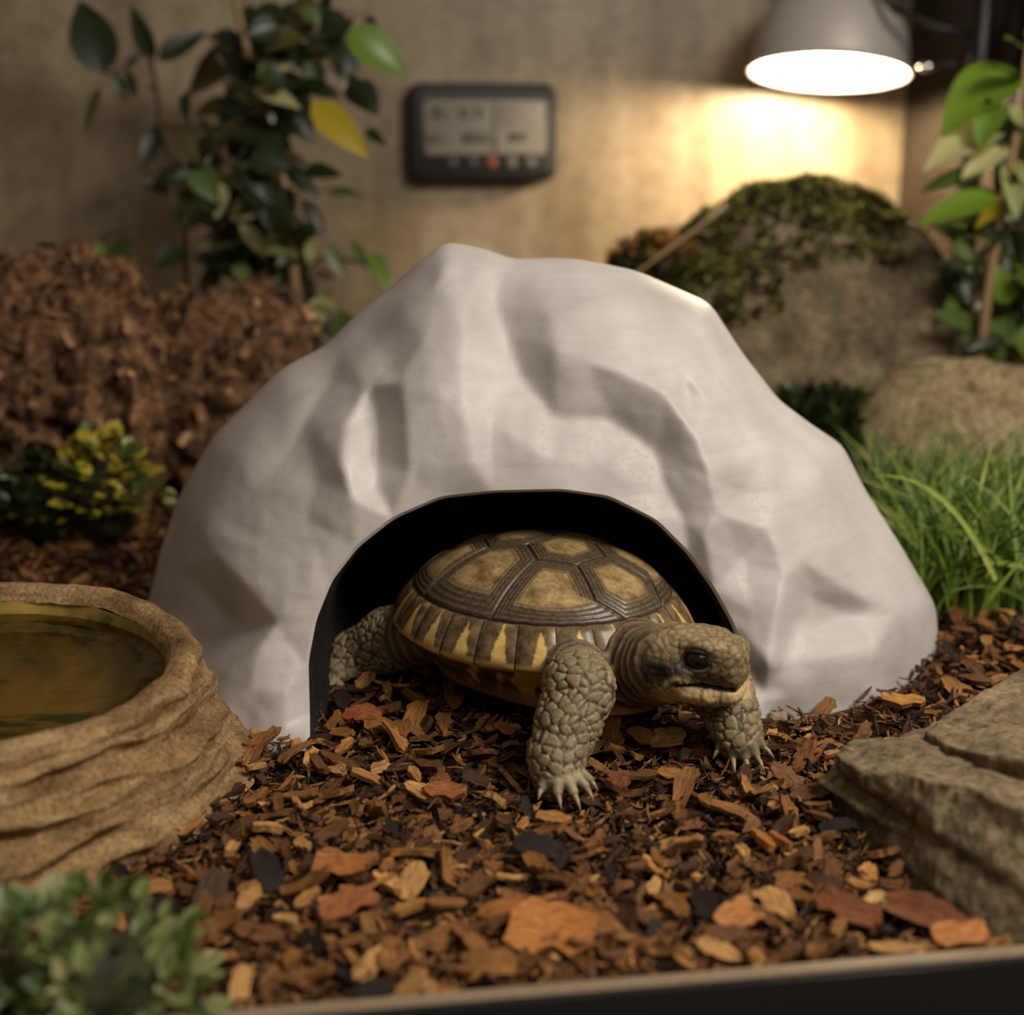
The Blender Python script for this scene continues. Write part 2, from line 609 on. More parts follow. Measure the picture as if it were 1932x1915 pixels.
# big scutes: areola in the middle, growth rings outside
t = NT('horn_scute')
e = t.attr('edge', 'Fac')
co = t.coord()
mot = t.noise(co, 1.6, 6, 0.65)
mot2 = t.noise(co, 7.0, 4, 0.6)
wob = t.n('ShaderNodeMath', {0: t.n('ShaderNodeMath', {0: mot, 1: 0.5}, operation='SUBTRACT').outputs[0], 1: 0.35}, operation='MULTIPLY').outputs[0]
ee = t.n('ShaderNodeMath', {0: e, 1: wob}, operation='ADD').outputs[0]
areola = t.ramp(mot, [(0.30, (104, 80, 50)), (0.48, (156, 130, 88)), (0.68, (186, 160, 114))])
areola = t.mix(areola, t.ramp(mot2, [(0.3, (170, 150, 130)), (0.6, (255, 255, 255))]), 0.6, 'MULTIPLY')
ringc = t.ramp(mot2, [(0.3, (62, 50, 38)), (0.6, (104, 88, 66))])
c = t.mix(areola, ringc, t.ramp(ee, [(0.56, (0, 0, 0)), (0.72, (255, 255, 255))]))
rings = t.n('ShaderNodeMath', {0: t.n('ShaderNodeMath', {0: e, 1: 62.0}, operation='MULTIPLY').outputs[0]}, operation='SINE').outputs[0]
rmask = t.n('ShaderNodeMath', {0: t.ramp(rings, [(0.0, (255, 255, 255)), (0.55, (60, 60, 60))]), 1: t.ramp(e, [(0.5, (0, 0, 0)), (0.62, (255, 255, 255))])}, operation='MULTIPLY').outputs[0]
c = t.mix(c, (44, 34, 25), t.n('ShaderNodeMath', {0: rmask, 1: 0.55}, operation='MULTIPLY').outputs[0])
t.set(c, 0.38, 0.5)
t.bump(mot2, 0.2, 0.05)
M_SCUTE = t.m
# marginal scutes: a yellow wedge on dark horn
t = NT('marginal_scute')
pos = t.n('ShaderNodeSeparateXYZ', {0: t.attr('mpos', 'Vector')})
mu, mv = pos.outputs[0], pos.outputs[1]             # along the rim, 0 top .. 1 rim
co = t.coord()
mot = t.noise(co, 2.2, 5, 0.65)
d = t.n('ShaderNodeMath', {0: t.n('ShaderNodeMath', {0: mu, 1: 0.38}, operation='SUBTRACT').outputs[0]}, operation='ABSOLUTE').outputs[0]
w = t.n('ShaderNodeMath', {0: mv, 1: 0.24}, operation='MULTIPLY').outputs[0]
w = t.n('ShaderNodeMath', {0: w, 1: t.n('ShaderNodeMath', {0: t.n('ShaderNodeMath', {0: mot, 1: 0.5}, operation='SUBTRACT').outputs[0], 1: 0.22}, operation='MULTIPLY').outputs[0]}, operation='ADD').outputs[0]
yel = t.ramp(t.n('ShaderNodeMath', {0: w, 1: d}, operation='SUBTRACT').outputs[0], [(0.0, (0, 0, 0)), (0.06, (255, 255, 255))])
lipm = t.ramp(mv, [(0.93, (0, 0, 0)), (0.985, (255, 255, 255))])
dark = t.ramp(mot, [(0.30, (56, 43, 29)), (0.5, (104, 84, 58)), (0.7, (142, 120, 88))])
c = t.mix(dark, t.ramp(mot, [(0.3, (196, 158, 84)), (0.7, (234, 202, 122))]), yel)
c = t.mix(c, (198, 162, 98), lipm)
t.set(c, 0.36, 0.5)
t.bump(t.noise(co, 8.0, 4), 0.2, 0.04)
M_MARG = t.m


def ring_pt(deg, r=0.86):
    return (r * math.cos(R(deg)), r * math.sin(R(deg)))


def arc(a0, a1, r=0.86, n=7):
    return [ring_pt(a0 + (a1 - a0) * k / (n - 1), r) for k in range(n)]


def scute(poly, name='scute', center=None, lift=0.08):
    """horn plate over a plan polygon (unit-disc coordinates)"""
    P = [Vector(p) for p in poly]
    per = sum((P[(i + 1) % len(P)] - P[i]).length for i in range(len(P)))
    b = []
    for i in range(len(P)):
        a, c = P[i], P[(i + 1) % len(P)]
        n = max(2, int(round((c - a).length / per * 44)))
        b += [a + (c - a) * (k / n) for k in range(n)]
    m = len(b)
    cen = Vector(center) if center else sum(b, Vector((0, 0))) / m
    ts = [1.0, 0.985, .965, .94, .915, .89, .865, .84, .815, .79, .765, .74, .715, .69, .66, .63, .6, .55, .48, .38, .25, .12]
    v, f, ed = [], [], []
    for tt in ts:
        if tt > 0.985: off = -0.03
        elif tt > 0.6: off = 0.015 + lift * 0.55 * (1 - tt) / 0.4 + 0.012 * math.sin(tt * 62)
        else: off = 0.015 + lift * (0.55 + 0.45 * (1 - tt / 0.6))
        shr = 0.982
        for k, q in enumerate(b):
            qq = cen + (q - cen) * (tt * shr)
            v.append(dome(qq.x, qq.y, off)); ed.append(tt)
    v.append(dome(cen.x, cen.y, 0.015 + lift)); ed.append(0.0)
    nr = len(ts)
    for j in range(nr - 1):
        for k in range(m):
            f.append((j * m + k, j * m + (k + 1) % m, (j + 1) * m + (k + 1) % m, (j + 1) * m + k))
    f += [((nr - 1) * m + k, (nr - 1) * m + (k + 1) % m, nr * m) for k in range(m)]
    if sum((b[k].x * b[(k + 1) % m].y - b[(k + 1) % m].x * b[k].y) for k in range(m)) < 0:
        f = [q[::-1] for q in f]
    o = obj(name, v, f, M_SCUTE, carapace)
    set_attr(o.data, 'edge', ed, 'FLOAT')
    return o


ub = [0.42, 0.0, -0.38, -0.66]
um = [0.68, 0.21, -0.20, -0.53, -0.76]
WB, WM = 0.15, 0.30
SEAM = [72, 114, 146, 160]
f15 = math.degrees(math.asin(0.2 / 0.86))
for s in (1, -1):
    mk = lambda L_: [(a, s * b) for a, b in L_]
    scute(mk([(um[0], WM), (ub[0], WB), (um[1], WM)] + arc(SEAM[0], f15)), center=(0.47, s * 0.47))
    scute(mk([(um[1], WM), (ub[1], WB), (um[2], WM)] + arc(SEAM[1], SEAM[0])), center=(0.0, s * 0.52))
    scute(mk([(um[2], WM), (ub[2], WB), (um[3], WM)] + arc(SEAM[2], SEAM[1])), center=(-0.37, s * 0.48))
    scute(mk([(um[3], WM), (ub[3], WB), (um[4], WM)] + arc(180 - f15, SEAM[2])), center=(-0.63, s * 0.36))
scute(arc(-f15, f15) + [(um[0], WM), (ub[0], WB), (ub[0], -WB), (um[0], -WM)])
for k in (1, 2, 3):
    scute([(ub[k - 1], WB), (um[k], WM), (ub[k], WB), (ub[k], -WB), (um[k], -WM), (ub[k - 1], -WB)])
scute([(ub[3], WB), (um[4], WM)] + arc(180 - f15, 180 + f15) + [(um[4], -WM), (ub[3], -WB)])

NM = 24
for k in range(NM):
    a0, a1 = 360.0 / NM * k + 0.25, 360.0 / NM * (k + 1) - 0.25
    n1, n2 = 9, 9
    v, mp = [], []
    for i in range(n1):
        a = R(a0 + (a1 - a0) * i / (n1 - 1))
        for j in range(n2):
            q = j / (n2 - 1)
            r = 0.863 + 0.135 * q
            e = min(i, n1 - 1 - i)
            off = (-0.03 if e == 0 or j == 0 else 0.03) + (0.03 if j == n2 - 1 else 0)
            v.append(dome(r * math.cos(a), r * math.sin(a), off)); mp.append((i / (n1 - 1) if a0 < 180 else 1 - i / (n1 - 1), q, 0))
        p = dome(0.985 * math.cos(a), 0.985 * math.sin(a), 0)
        v.append((p.x * 0.985, p.y * 0.985, ZR + 0.10 * math.cos(a) - 0.10)); mp.append((0.5, 1, 0))
    o = obj('scute', v, grid_faces(n1, n2 + 1, flip=True), M_MARG, carapace)
    set_attr(o.data, 'mpos', mp, 'FLOAT_VECTOR')

# belly shell
t = NT('belly_shell')
pos = t.n('ShaderNodeSeparateXYZ', {0: t.attr('mpos', 'Vector')})
co = t.coord()
mot = t.noise(co, 1.3, 5, 0.6)
wedge = t.noise(t.n('ShaderNodeCombineXYZ', {0: t.n('ShaderNodeMath', {0: pos.outputs[0], 1: 22.0}, operation='MULTIPLY').outputs[0], 1: pos.outputs[1]}).outputs[0], 1.0, 2)
side_c = t.mix(t.ramp(mot, [(0.3, (46, 36, 24)), (0.7, (96, 76, 48))]), (190, 150, 66), t.ramp(wedge, [(0.56, (0, 0, 0)), (0.60, (255, 255, 255))]))
low_c = t.ramp(mot, [(0.3, (116, 88, 58)), (0.7, (182, 146, 98))])
c = t.mix(side_c, low_c, t.ramp(pos.outputs[1], [(0.42, (0, 0, 0)), (0.62, (255, 255, 255))]))
t.set(c, 0.5, 0.4)
t.bump(t.noise(co, 5, 4), 0.3, 0.05)
v, mp = [], []
PR = [(0.985, 0.0, 0.0), (0.95, -0.28, 0.14), (0.88, -0.62, 0.30), (0.80, -0.95, 0.48), (0.72, -1.45, 0.66), (0.62, -1.72, 0.82), (0.35, -1.78, 0.95), (0.0, -1.78, 1.0)]
for i in range(64):
    a = 2 * math.pi * i / 64
    fr = max(0, math.cos(a)) ** 2.2
    for r, dz, q in PR:
        rr = r + (fr * 0.40 * (1 - abs(q - 0.75) / 0.35) if abs(q - 0.75) < 0.35 else 0)
        zz = ZR + 0.10 * math.cos(a) - 0.06 + dz
        v.append((SA * rr * math.cos(a), SB * rr * math.sin(a), zz)); mp.append((i / 64, q, 0))
pl = obj('plastron', v, grid_faces(64, len(PR), wrap_u=True, flip=True), t.m, tort)
set_attr(pl.data, 'mpos', mp, 'FLOAT_VECTOR')

# ---- head, neck and legs: one continuous skin from a distance field
HS = 0.054
lo, hi = np.array([-6.6, -6.2, -0.15]), np.array([9.6, 7.6, 4.9])
dims = np.ceil((hi - lo) / HS).astype(int)
FLD = np.full(dims, 9.0, dtype=np.float32)


def region(c, r):
    a = np.clip(((np.array(c) - r - lo) / HS).astype(int), 0, dims - 1)
    b = np.clip(((np.array(c) + r - lo) / HS).astype(int) + 2, 1, dims)
    g = np.meshgrid(*[lo[k] + HS * np.arange(a[k], b[k]) for k in range(3)], indexing='ij')
    return tuple(slice(a[k], b[k]) for k in range(3)), g


def smin(a, b, k):
    h = np.clip(0.5 + 0.5 * (b - a) / k, 0, 1)
    return b * (1 - h) + a * h - k * h * (1 - h)


def add(d_fn, c, r, k=0.25):
    sl, g = region(c, r + k + 0.3)
    FLD[sl] = smin(FLD[sl], d_fn(*g).astype(np.float32), k)


def cut(d_fn, c, r, k=0.12):
    sl, g = region(c, r + k + 0.2)
    FLD[sl] = -smin(-FLD[sl], d_fn(*g).astype(np.float32), k)


def cone(p, q, r1, r2):
    p, q = np.array(p, float), np.array(q, float)

    def fn(x, y, z):
        w = q - p
        tt = np.clip(((x - p[0]) * w[0] + (y - p[1]) * w[1] + (z - p[2]) * w[2]) / (w @ w), 0, 1)
        dx, dy, dz = x - p[0] - w[0] * tt, y - p[1] - w[1] * tt, z - p[2] - w[2] * tt
        return np.sqrt(dx * dx + dy * dy + dz * dz) - (r1 + (r2 - r1) * tt)
    return fn, (p + q) / 2, np.linalg.norm(q - p) / 2 + max(r1, r2)


def chain(pts, rad, k=0.3):
    for i in range(len(pts) - 1):
        fn, c, r = cone(pts[i], pts[i + 1], rad[i], rad[i + 1])
        add(fn, c, r, k)


# head frame: origin, forward, left, up  (turtle-local)
HP = L(1302, 1250, 38.4)
hf = INV @ Vector((math.cos(R(-24)), math.sin(R(-24)), -0.03)).normalized()
hl = Vector((0, 0, 1)).cross(hf).normalized()
hu = hf.cross(hl)
HM = np.array([hf, hl, hu])
HEAD_S = 1.0


def hloc(x, y, z):
    dx, dy, dz = x - HP.x, y - HP.y, z - HP.z
    return tuple((HM[i][0] * dx + HM[i][1] * dy + HM[i][2] * dz) / HEAD_S for i in range(3))


def hpt(a, b, c):
    return HP + (hf * a + hl * b + hu * c) * HEAD_S


def h_ell(c, r):
    def fn(x, y, z):
        a, b, cc = hloc(x, y, z)
        a, b, cc = (a - c[0]) / r[0], (b - c[1]) / r[1], (cc - c[2]) / r[2]
        k0 = np.sqrt(a * a + b * b + cc * cc)
        k1 = np.sqrt((a / r[0]) ** 2 + (b / r[1]) ** 2 + (cc / r[2]) ** 2) + 1e-6
        return k0 * (k0 - 1) / k1 * HEAD_S
    return fn, tuple(hpt(*c)), max(r) * HEAD_S


def h_box(c, h, rr):
    def fn(x, y, z):
        q = hloc(x, y, z)
        w = [np.abs(q[i] - c[i]) - h[i] + rr for i in range(3)]
        m = [np.maximum(k, 0) for k in w]
        return (np.sqrt(m[0] ** 2 + m[1] ** 2 + m[2] ** 2) + np.minimum(np.maximum(np.maximum(w[0], w[1]), w[2]), 0) - rr) * HEAD_S
    return fn, tuple(hpt(*c)), (h[0] + h[1] + h[2]) * HEAD_S


# trunk core hidden in the shell
def trunk(x, y, z):
    k0 = np.sqrt((x / 4.6) ** 2 + (y / 3.7) ** 2 + ((z - 1.7) / 0.85) ** 2)
    return (k0 - 1) * 0.85
add(trunk, (0, 0, 1.7), 4.6, 0.2)
# neck
NB0 = Vector((3.3, -0.1, 1.85))
neck_pts = [NB0, NB0.lerp(hpt(-1.0, 0, -0.25), 0.5) + Vector((0, 0, -0.05)), hpt(-0.9, 0, -0.2)]
chain(neck_pts, [1.5, 1.25, 1.05], 0.4)
fn, c, r = cone(Vector((4.3, 0.3, 1.25)), hpt(-0.5, 0, -0.75), 0.75, 0.5); add(fn, c, r, 0.5)
# skull
for c, r, k in (((-0.45, 0, 0.10), (1.30, 1.02, 0.98), 0.2), ((0.30, 0, 0.36), (1.25, 0.84, 0.74), 0.25), ((-0.45, 0.55, -0.18), (0.72, 0.58, 0.62), 0.2), ((-0.45, -0.55, -0.18), (0.72, 0.58, 0.62), 0.2)):
    add(*h_ell(c, r), k)
add(*h_box((0.98, 0, 0.27), (0.66, 0.64, 0.66), 0.34), 0.22)
add(*h_box((1.15, 0, -0.12), (0.50, 0.54, 0.30), 0.20), 0.12)
# lower jaw
add(*h_ell((0.30, 0, -0.72), (1.32, 0.80, 0.42)), 0.12)
add(*h_box((0.85, 0, -0.64), (0.75, 0.58, 0.25), 0.20), 0.12)
# mouth line
cut(*h_box((1.05, 0, -0.40), (1.20, 1.3, 0.055), 0.04), 0.10)
# eye sockets, lids, brows, nostrils
for s in (1, -1):
    add(*h_ell((0.42, s * 0.58, 0.82), (0.62, 0.26, 0.18)), 0.2)
    cut(*h_ell((0.40, s * 0.96, 0.42), (0.50, 0.42, 0.38)), 0.10)
    add(*h_ell((0.40, s * 0.58, 0.42), (0.46, 0.20, 0.36)), 0.06)
    cut(*h_ell((1.64, s * 0.24, 0.40), (0.12, 0.085, 0.085)), 0.05)
    cut(*h_ell((-0.62, s * 1.16, -0.12), (0.30, 0.14, 0.32)), 0.12)

LEGS = []
CLAWS = []
TOES = []


def front_leg(pts, rad, foot_c, claws, k=0.35):
    chain(pts, rad, k)
    LEGS.append((pts, max(rad)))
    for base, tip in claws:
        b, tp = Vector(base), Vector(tip)
        root = Vector(foot_c) + (b - Vector(foot_c)) * 0.35
        root.z = foot_c[2] + 0.22
        mid = root.lerp(b, 0.55) + Vector((0, 0, 0.10))
        for q0, q1, r0, r1 in ((root, mid, 0.20, 0.19), (mid, b, 0.19, 0.15)):
            fn, c, r = cone(q0, q1, r0, r1)
            add(fn, c, r, 0.04)
            TOES.append((np.array(q0), np.array(q1)))
        tp = b + (tp - b) * 1.15
        CLAWS.append((b, tp))


# near front leg (its right)
pts = [loc(Vector((1.9, 40.0, 2.3))), L(1092, 1300, 38.0), L(1072, 1365, 37.3), L(1050, 1430, 36.6), L(1052, 1468, 36.2)]
front_leg(pts, [1.0, 0.98, 0.88, 0.74, 0.66], pts[-1] + Vector((0, 0, -0.1)),
          [(L(1022, 1488, 35.7), L(1016, 1506, 35.35)), (L(1052, 1497, 35.4), L(1058, 1524, 35.0)), (L(1082, 1496, 35.4), L(1094, 1526, 35.0)), (L(1104, 1484, 35.7), L(1118, 1508, 35.3)), (L(1112, 1472, 36.2), L(1126, 1490, 36.0))])
# far front leg (its left)
pts = [loc(Vector((4.6, 41.8, 2.0))), L(1362, 1302, 39.6), L(1382, 1352, 38.9), L(1392, 1388, 38.5), L(1394, 1402, 38.3)]
front_leg(pts, [0.9, 0.86, 0.74, 0.62, 0.55], pts[-1] + Vector((0, 0, -0.05)),
          [(L(1358, 1412, 38.2), L(1346, 1430, 38.0)), (L(1382, 1428, 37.9), L(1386, 1456, 37.4)), (L(1406, 1430, 37.8), L(1414, 1462, 37.3)), (L(1426, 1424, 37.9), L(1440, 1452, 37.4)), (L(1438, 1408, 38.2), L(1458, 1428, 37.9))])
# hind legs and tail
pts = [Vector((-3.0, -2.6, 1.7)), L(735, 1208, 45.6), L(668, 1240, 46.0), L(640, 1278, 45.4), L(628, 1296, 44.9)]
front_leg(pts, [1.2, 1.05, 0.85, 0.7, 0.55], pts[-1],
          [(L(600, 1306, 44.6), L(588, 1314, 44.3)), (L(622, 1312, 44.2), L(616, 1324, 43.9)), (L(648, 1312, 44.2), L(648, 1324, 43.9))])
chain([Vector((-3.0, 2.6, 1.7)), Vector((-4.6, 4.0, 1.2)), Vector((-4.9, 4.3, 0.4))], [1.2, 0.9, 0.75])
chain([Vector((-4.4, 0, 1.5)), Vector((-5.8, 0.1, 1.0))], [0.6, 0.15])


def surface_nets(F, lo, h):
    ins = F < 0
    nx, ny, nz = F.shape
    cnt = np.zeros((nx - 1, ny - 1, nz - 1), dtype=np.int8)
    acc = np.zeros((nx - 1, ny - 1, nz - 1, 3), dtype=np.float32)
    corners = [(a, b, c) for a in (0, 1) for b in (0, 1) for c in (0, 1)]
    sub = lambda A, o: A[o[0]:nx - 1 + o[0], o[1]:ny - 1 + o[1], o[2]:nz - 1 + o[2]]
    for o in corners:
        for ax in range(3):
            if o[ax] == 0:
                q = list(o); q[ax] = 1
                fa, fb = sub(F, o), sub(F, q)
                m = (fa < 0) != (fb < 0)
                w = np.where(m, fa / np.where(m, fa - fb, 1), 0)
                cnt += m
                for k in range(3):
                    acc[..., k] += np.where(m, o[k] + (w if k == ax else 0), 0)
    act = cnt > 0
    idx = np.full(act.shape, -1, dtype=np.int64)
    idx[act] = np.arange(act.sum())
    ijk = np.argwhere(act)
    v = (ijk + acc[act] / cnt[act][:, None]) * h + lo
    faces = []
    for ax in range(3):
        b, c = (ax + 1) % 3, (ax + 2) % 3
        a0 = [slice(None)] * 3; a1 = [slice(None)] * 3
        a0[ax] = slice(0, -1); a1[ax] = slice(1, None)
        s0, s1 = ins[tuple(a0)], ins[tuple(a1)]
        e = np.argwhere(s0 != s1)
        e = e[(e[:, b] > 0) & (e[:, c] > 0) & (e[:, b] < F.shape[b] - 1) & (e[:, c] < F.shape[c] - 1)]
        inside0 = ins[e[:, 0], e[:, 1], e[:, 2]]
        def cell(db, dc):
            q = e.copy(); q[:, b] += db; q[:, c] += dc
            return idx[q[:, 0], q[:, 1], q[:, 2]]
        quad = np.stack([cell(-1, -1), cell(0, -1), cell(0, 0), cell(-1, 0)], axis=1)
        quad[~inside0] = quad[~inside0][:, ::-1]
        faces.append(quad)
    fs = np.concatenate(faces)
    return v, fs[(fs >= 0).all(axis=1)]


SV, SF = surface_nets(FLD, lo, HS)
# keep the one connected skin
lab = np.arange(len(SV))
while True:
    m = lab[SF].min(axis=1)
    new = lab.copy()
    for k in range(4): np.minimum.at(new, SF[:, k], m)
    new = new[new]
    if (new == lab).all(): break
    lab = new
big_ = np.bincount(lab).argmax()
keep = lab == big_
remap = np.cumsum(keep) - 1
SF = remap[SF[keep[SF[:, 0]]]]
SV = SV[keep]
# normals
tri_n = np.cross(SV[SF[:, 2]] - SV[SF[:, 0]], SV[SF[:, 3]] - SV[SF[:, 1]])
SN = np.zeros_like(SV)
for k in range(4):
    np.add.at(SN, SF[:, k], tri_n)
SN /= np.linalg.norm(SN, axis=1)[:, None] + 1e-9
# one relaxing pass
for _ in range(2):
    acc = np.zeros_like(SV); cn = np.zeros(len(SV))
    for k in range(4):
        np.add.at(acc, SF[:, k], SV[SF[:, (k + 1) % 4]]); np.add.at(cn, SF[:, k], 1)
        np.add.at(acc, SF[:, k], SV[SF[:, (k + 3) % 4]]); np.add.at(cn, SF[:, k], 1)
    SV = 0.6 * SV + 0.4 * acc / cn[:, None]

# where on the animal each point lies
hx = np.stack(hloc(SV[:, 0], SV[:, 1], SV[:, 2]), axis=1)
headw = np.clip((hx[:, 2] + 1.24) / 0.1, 0, 1) * np.clip((hx[:, 0] + 1.45) / 0.5, 0, 1) * np.clip((2.6 - np.linalg.norm(hx, axis=1)) / 0.4, 0, 1)
legw = np.zeros(len(SV))
for pts, rm in LEGS:
    for i in range(1, len(pts) - 1):
        p, q = np.array(pts[i]), np.array(pts[i + 1])
        w = q - p
        tt = np.clip(((SV - p) @ w) / (w @ w), 0, 1)
        dd = np.linalg.norm(SV - p - w * tt[:, None], axis=1)
        legw = np.maximum(legw, np.clip((rm + 0.45 - dd) / 0.2, 0, 1))
legw = legw * (1 - headw)
toew = np.zeros(len(SV))
for p, q in TOES:
    w = q - p
    tt = np.clip(((SV - p) @ w) / (w @ w), 0, 1)
    dd = np.linalg.norm(SV - p - w * tt[:, None], axis=1)
    toew = np.maximum(toew, np.clip((0.27 - dd) / 0.08, 0, 1))
neckw = np.clip(1 - headw - legw, 0, 1) * (SV[:, 0] > 2.6)
ax = np.array(hpt(-0.9, 0, -0.2) - NB0); ax /= np.linalg.norm(ax)
COLS = np.zeros((len(SV), 3)); DSP = np.zeros(len(SV))
c_tan, c_dk, c_pale, c_cream = (np.array(lin(q)) for q in ((146, 127, 96), (44, 35, 26), (206, 188, 150), (204, 176, 128)))
c_olive, c_hd, c_black = (np.array(lin(q)) for q in ((150, 130, 94), (84, 70, 52), (30, 25, 20)))
for i in range(len(SV)):
    p = Vector(SV[i])
    if legw[i] > 0.02:
        vd = noise.voronoi(Vector((p.x * 2.6, p.y * 2.6, p.z * 3.2)))[0]
        e = min(1.0, (vd[1] - vd[0]) / 0.30)
        pl_ = min(1.0, e * 1.5)
        nn = 0.5 + 0.5 * noise.noise(p * 3.0)
        cl = c_dk * (1 - pl_) + (c_tan * (0.75 + 0.35 * nn)) * pl_
        rim = max(0.0, 1 - abs(e - 0.42) / 0.25)
        cl = cl * (1 - 0.5 * rim) + c_pale * 0.5 * rim
        DSP[i] += legw[i] * (0.10 * pl_ - 0.05) * (1 - toew[i])
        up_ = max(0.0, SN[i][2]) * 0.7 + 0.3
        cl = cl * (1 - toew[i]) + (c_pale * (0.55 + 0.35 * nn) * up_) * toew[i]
    else:
        cl = c_tan * 0
    nn = 0.5 + 0.5 * noise.noise(p * 2.2)
    if headw[i] > 0.01:
        a, b, c = hx[i]
        vd = noise.voronoi(Vector((a * 3.6, b * 3.6, c * 3.6)))[0]
        e = min(1.0, (vd[1] - vd[0]) / 0.22)
        hc_ = c_olive * (0.7 + 0.5 * nn) * (0.45 + 0.55 * e)
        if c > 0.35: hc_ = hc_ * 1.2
        DSP[i] += headw[i] * (0.035 * e + 0.025 * noise.noise(p * 6))
        # dark cheek and eye surround, cream jaw
        dk = math.exp(-(((a + 0.75) / 0.72) ** 2 + ((c + 0.12) / 0.50) ** 2) * 0.9) * (abs(b) > 0.35)
        ey = math.exp(-(((a - 0.36) / 0.56) ** 2 + ((c - 0.34) / 0.42) ** 2) * 1.2) * (abs(b) > 0.35)
        sn = math.exp(-(((a - 1.0) / 0.5) ** 2 + ((c + 0.12) / 0.18) ** 2)) * 0.8
        dk = min(1, dk * (1.0 + 0.5 * nn) + 1.2 * ey + sn * (0.6 + 0.6 * nn))
        hc_ = hc_ * (1 - 0.94 * dk) + c_black * 0.8 * dk
        if c < -0.42:
            j = min(1.0, (-0.42 - c) / 0.06) * min(1.0, max(0.0, (a + 0.9) / 0.5))
            crease = 1 - 0.5 * math.exp(-((a - 0.62) / 0.05) ** 2) - 0.4 * math.exp(-((a - 1.15) / 0.05) ** 2)
            hc_ = hc_ * (1 - j) + c_cream * j * (0.75 + 0.4 * nn) * crease
        if abs(c + 0.40) < 0.085 and a > -0.15: hc_ = hc_ * 0.35
        # curved pale line at the mouth corner
        dm = abs(math.hypot(a + 0.05, c + 0.50) - 0.36)
        if c > -0.48 and a < 0.3: hc_ = hc_ * (1 - 0.6 * math.exp(-(dm / 0.06) ** 2)) + c_pale * 0.6 * math.exp(-(dm / 0.06) ** 2)
    else:
        hc_ = c_olive
    s = float((SV[i] - np.array(NB0)) @ ax)
    wr = math.sin(s * 15 + 4.0 * noise.noise(p * 0.9) + 1.2 * noise.noise(p * 3))
    nk = c_hd * (0.9 + 0.3 * nn) * (1.0 + 0.55 * max(0, wr)) + c_cream * 0.18 * max(0, wr)
    DSP[i] += neckw[i] * (0.045 * wr + 0.03 * noise.noise(p * 5))
    w_h, w_l = headw[i], legw[i]
    COLS[i] = hc_ * w_h + (1 - w_h) * (cl * w_l + nk * (1 - w_l))
SV = SV + SN * DSP[:, None]
t = NT('tortoise_skin')
co = t.coord()
c = t.mix(t.attr('skin'), t.ramp(t.noise(co, 9, 4, 0.7), [(0.3, (170, 160, 150)), (0.6, (255, 255, 255))]), 0.6, 'MULTIPLY')
t.set(c, 0.55, 0.4)
t.bump(t.noise(co, 14, 3), 0.35, 0.04)
body = obj('body', SV, SF, t.m, tort)
set_attr(body.data, 'skin', COLS)
# eyes
t = NT('wet_dark_eye')
t.set((16, 13, 11), 0.06, 0.7)
M_EYE = t.m
iv, if_ = icosphere(3)
for s in (1, -1):
    obj('eye', [tuple(hpt(0.40 + 0.40 * a, s * 0.64 + 0.25 * b, 0.40 + 0.31 * c)) for a, b, c in iv], if_, M_EYE, body)
    # lids: two thick arcs over and under the eye
    for up in (1, -1):
        pts = []
        for k in range(11):
            w = math.pi * k / 10
            pts.append(hpt(0.40 - 0.47 * math.cos(w), s * (0.79 - 0.10 * abs(math.cos(w))), 0.40 + up * 0.32 * math.sin(w)))
        v, f = tube(pts, [0.03 + 0.05 * math.sin(math.pi * k / 10) for k in range(11)], 8)
        obj('eyelid', v, f, plain('eyelid_skin', (74, 64, 52), 0.5), body)
M_CLAW = plain('horn_claw', (158, 140, 108), 0.4)
for b, tp in CLAWS:
    m_ = b.lerp(tp, 0.5) + Vector((0, 0, 0.05))
    v, f = tube([b.lerp(tp, -0.35), b, m_, tp], [0.09, 0.095, 0.07, 0.012], 8)
    obj('claw', v, f, M_CLAW, body)
# ------------------------------------------------------------------ water dish
DC, DR = Vector((-16.4, 37.2, 0)), 6.3
t = NT('sandy_cast_stone')
co = t.coord()
n1 = t.noise(co, 0.7, 7, 0.65)
n2 = t.noise(co, 7.0, 5, 0.7)
layer = t.noise(t.coord((0.25, 0.25, 2.6)), 1.0, 5, 0.6)
c = t.ramp(n1, [(0.28, (138, 108, 72)), (0.5, (184, 150, 104)), (0.72, (208, 180, 136))])
c = t.mix(c, t.ramp(layer, [(0.34, (134, 110, 84)), (0.55, (255, 255, 255))]), 0.75, 'MULTIPLY')
c = t.mix(c, t.ramp(n2, [(0.33, (150, 134, 116)), (0.6, (255, 255, 255))]), 0.8, 'MULTIPLY')
c = t.mix(c, (104, 100, 40), t.ramp(t.noise(co, 0.9, 4), [(0.60, (0, 0, 0)), (0.74, (170, 170, 170))]))
t.set(c, 0.8, 0.25)
t.bump(n2, 0.8, 0.12)
t.bump(layer, 0.5, 0.25)
M_DISH = t.m
t = NT('algae_bowl')
co = t.coord()
c = t.ramp(t.noise(co, 0.35, 5, 0.6), [(0.35, (104, 90, 36)), (0.6, (176, 146, 74))])
c = t.mix(c, (64, 78, 22), t.ramp(t.noise(t.coord((0.3, 0.9, 1)), 0.9, 5, 0.6), [(0.54, (0, 0, 0)), (0.63, (255, 255, 255))]))
t.set(c, 0.6, 0.3)
M_BOWL = t.m
dish = thing('water_dish', 'sand-coloured rock-look water dish with layered sides', 'dish', DC)
na = 220
prof_out = []
for k in range(56):                                  # outside, bottom to lip
    q = k / 55
    prof_out.append((8.8 - 1.45 * q ** 0.8, -0.3 + 3.4 * q))
prof_lip = [(7.25, 3.35), (7.0, 3.5), (6.75, 3.5), (6.5, 3.35), (6.35, 3.05)]
v = []
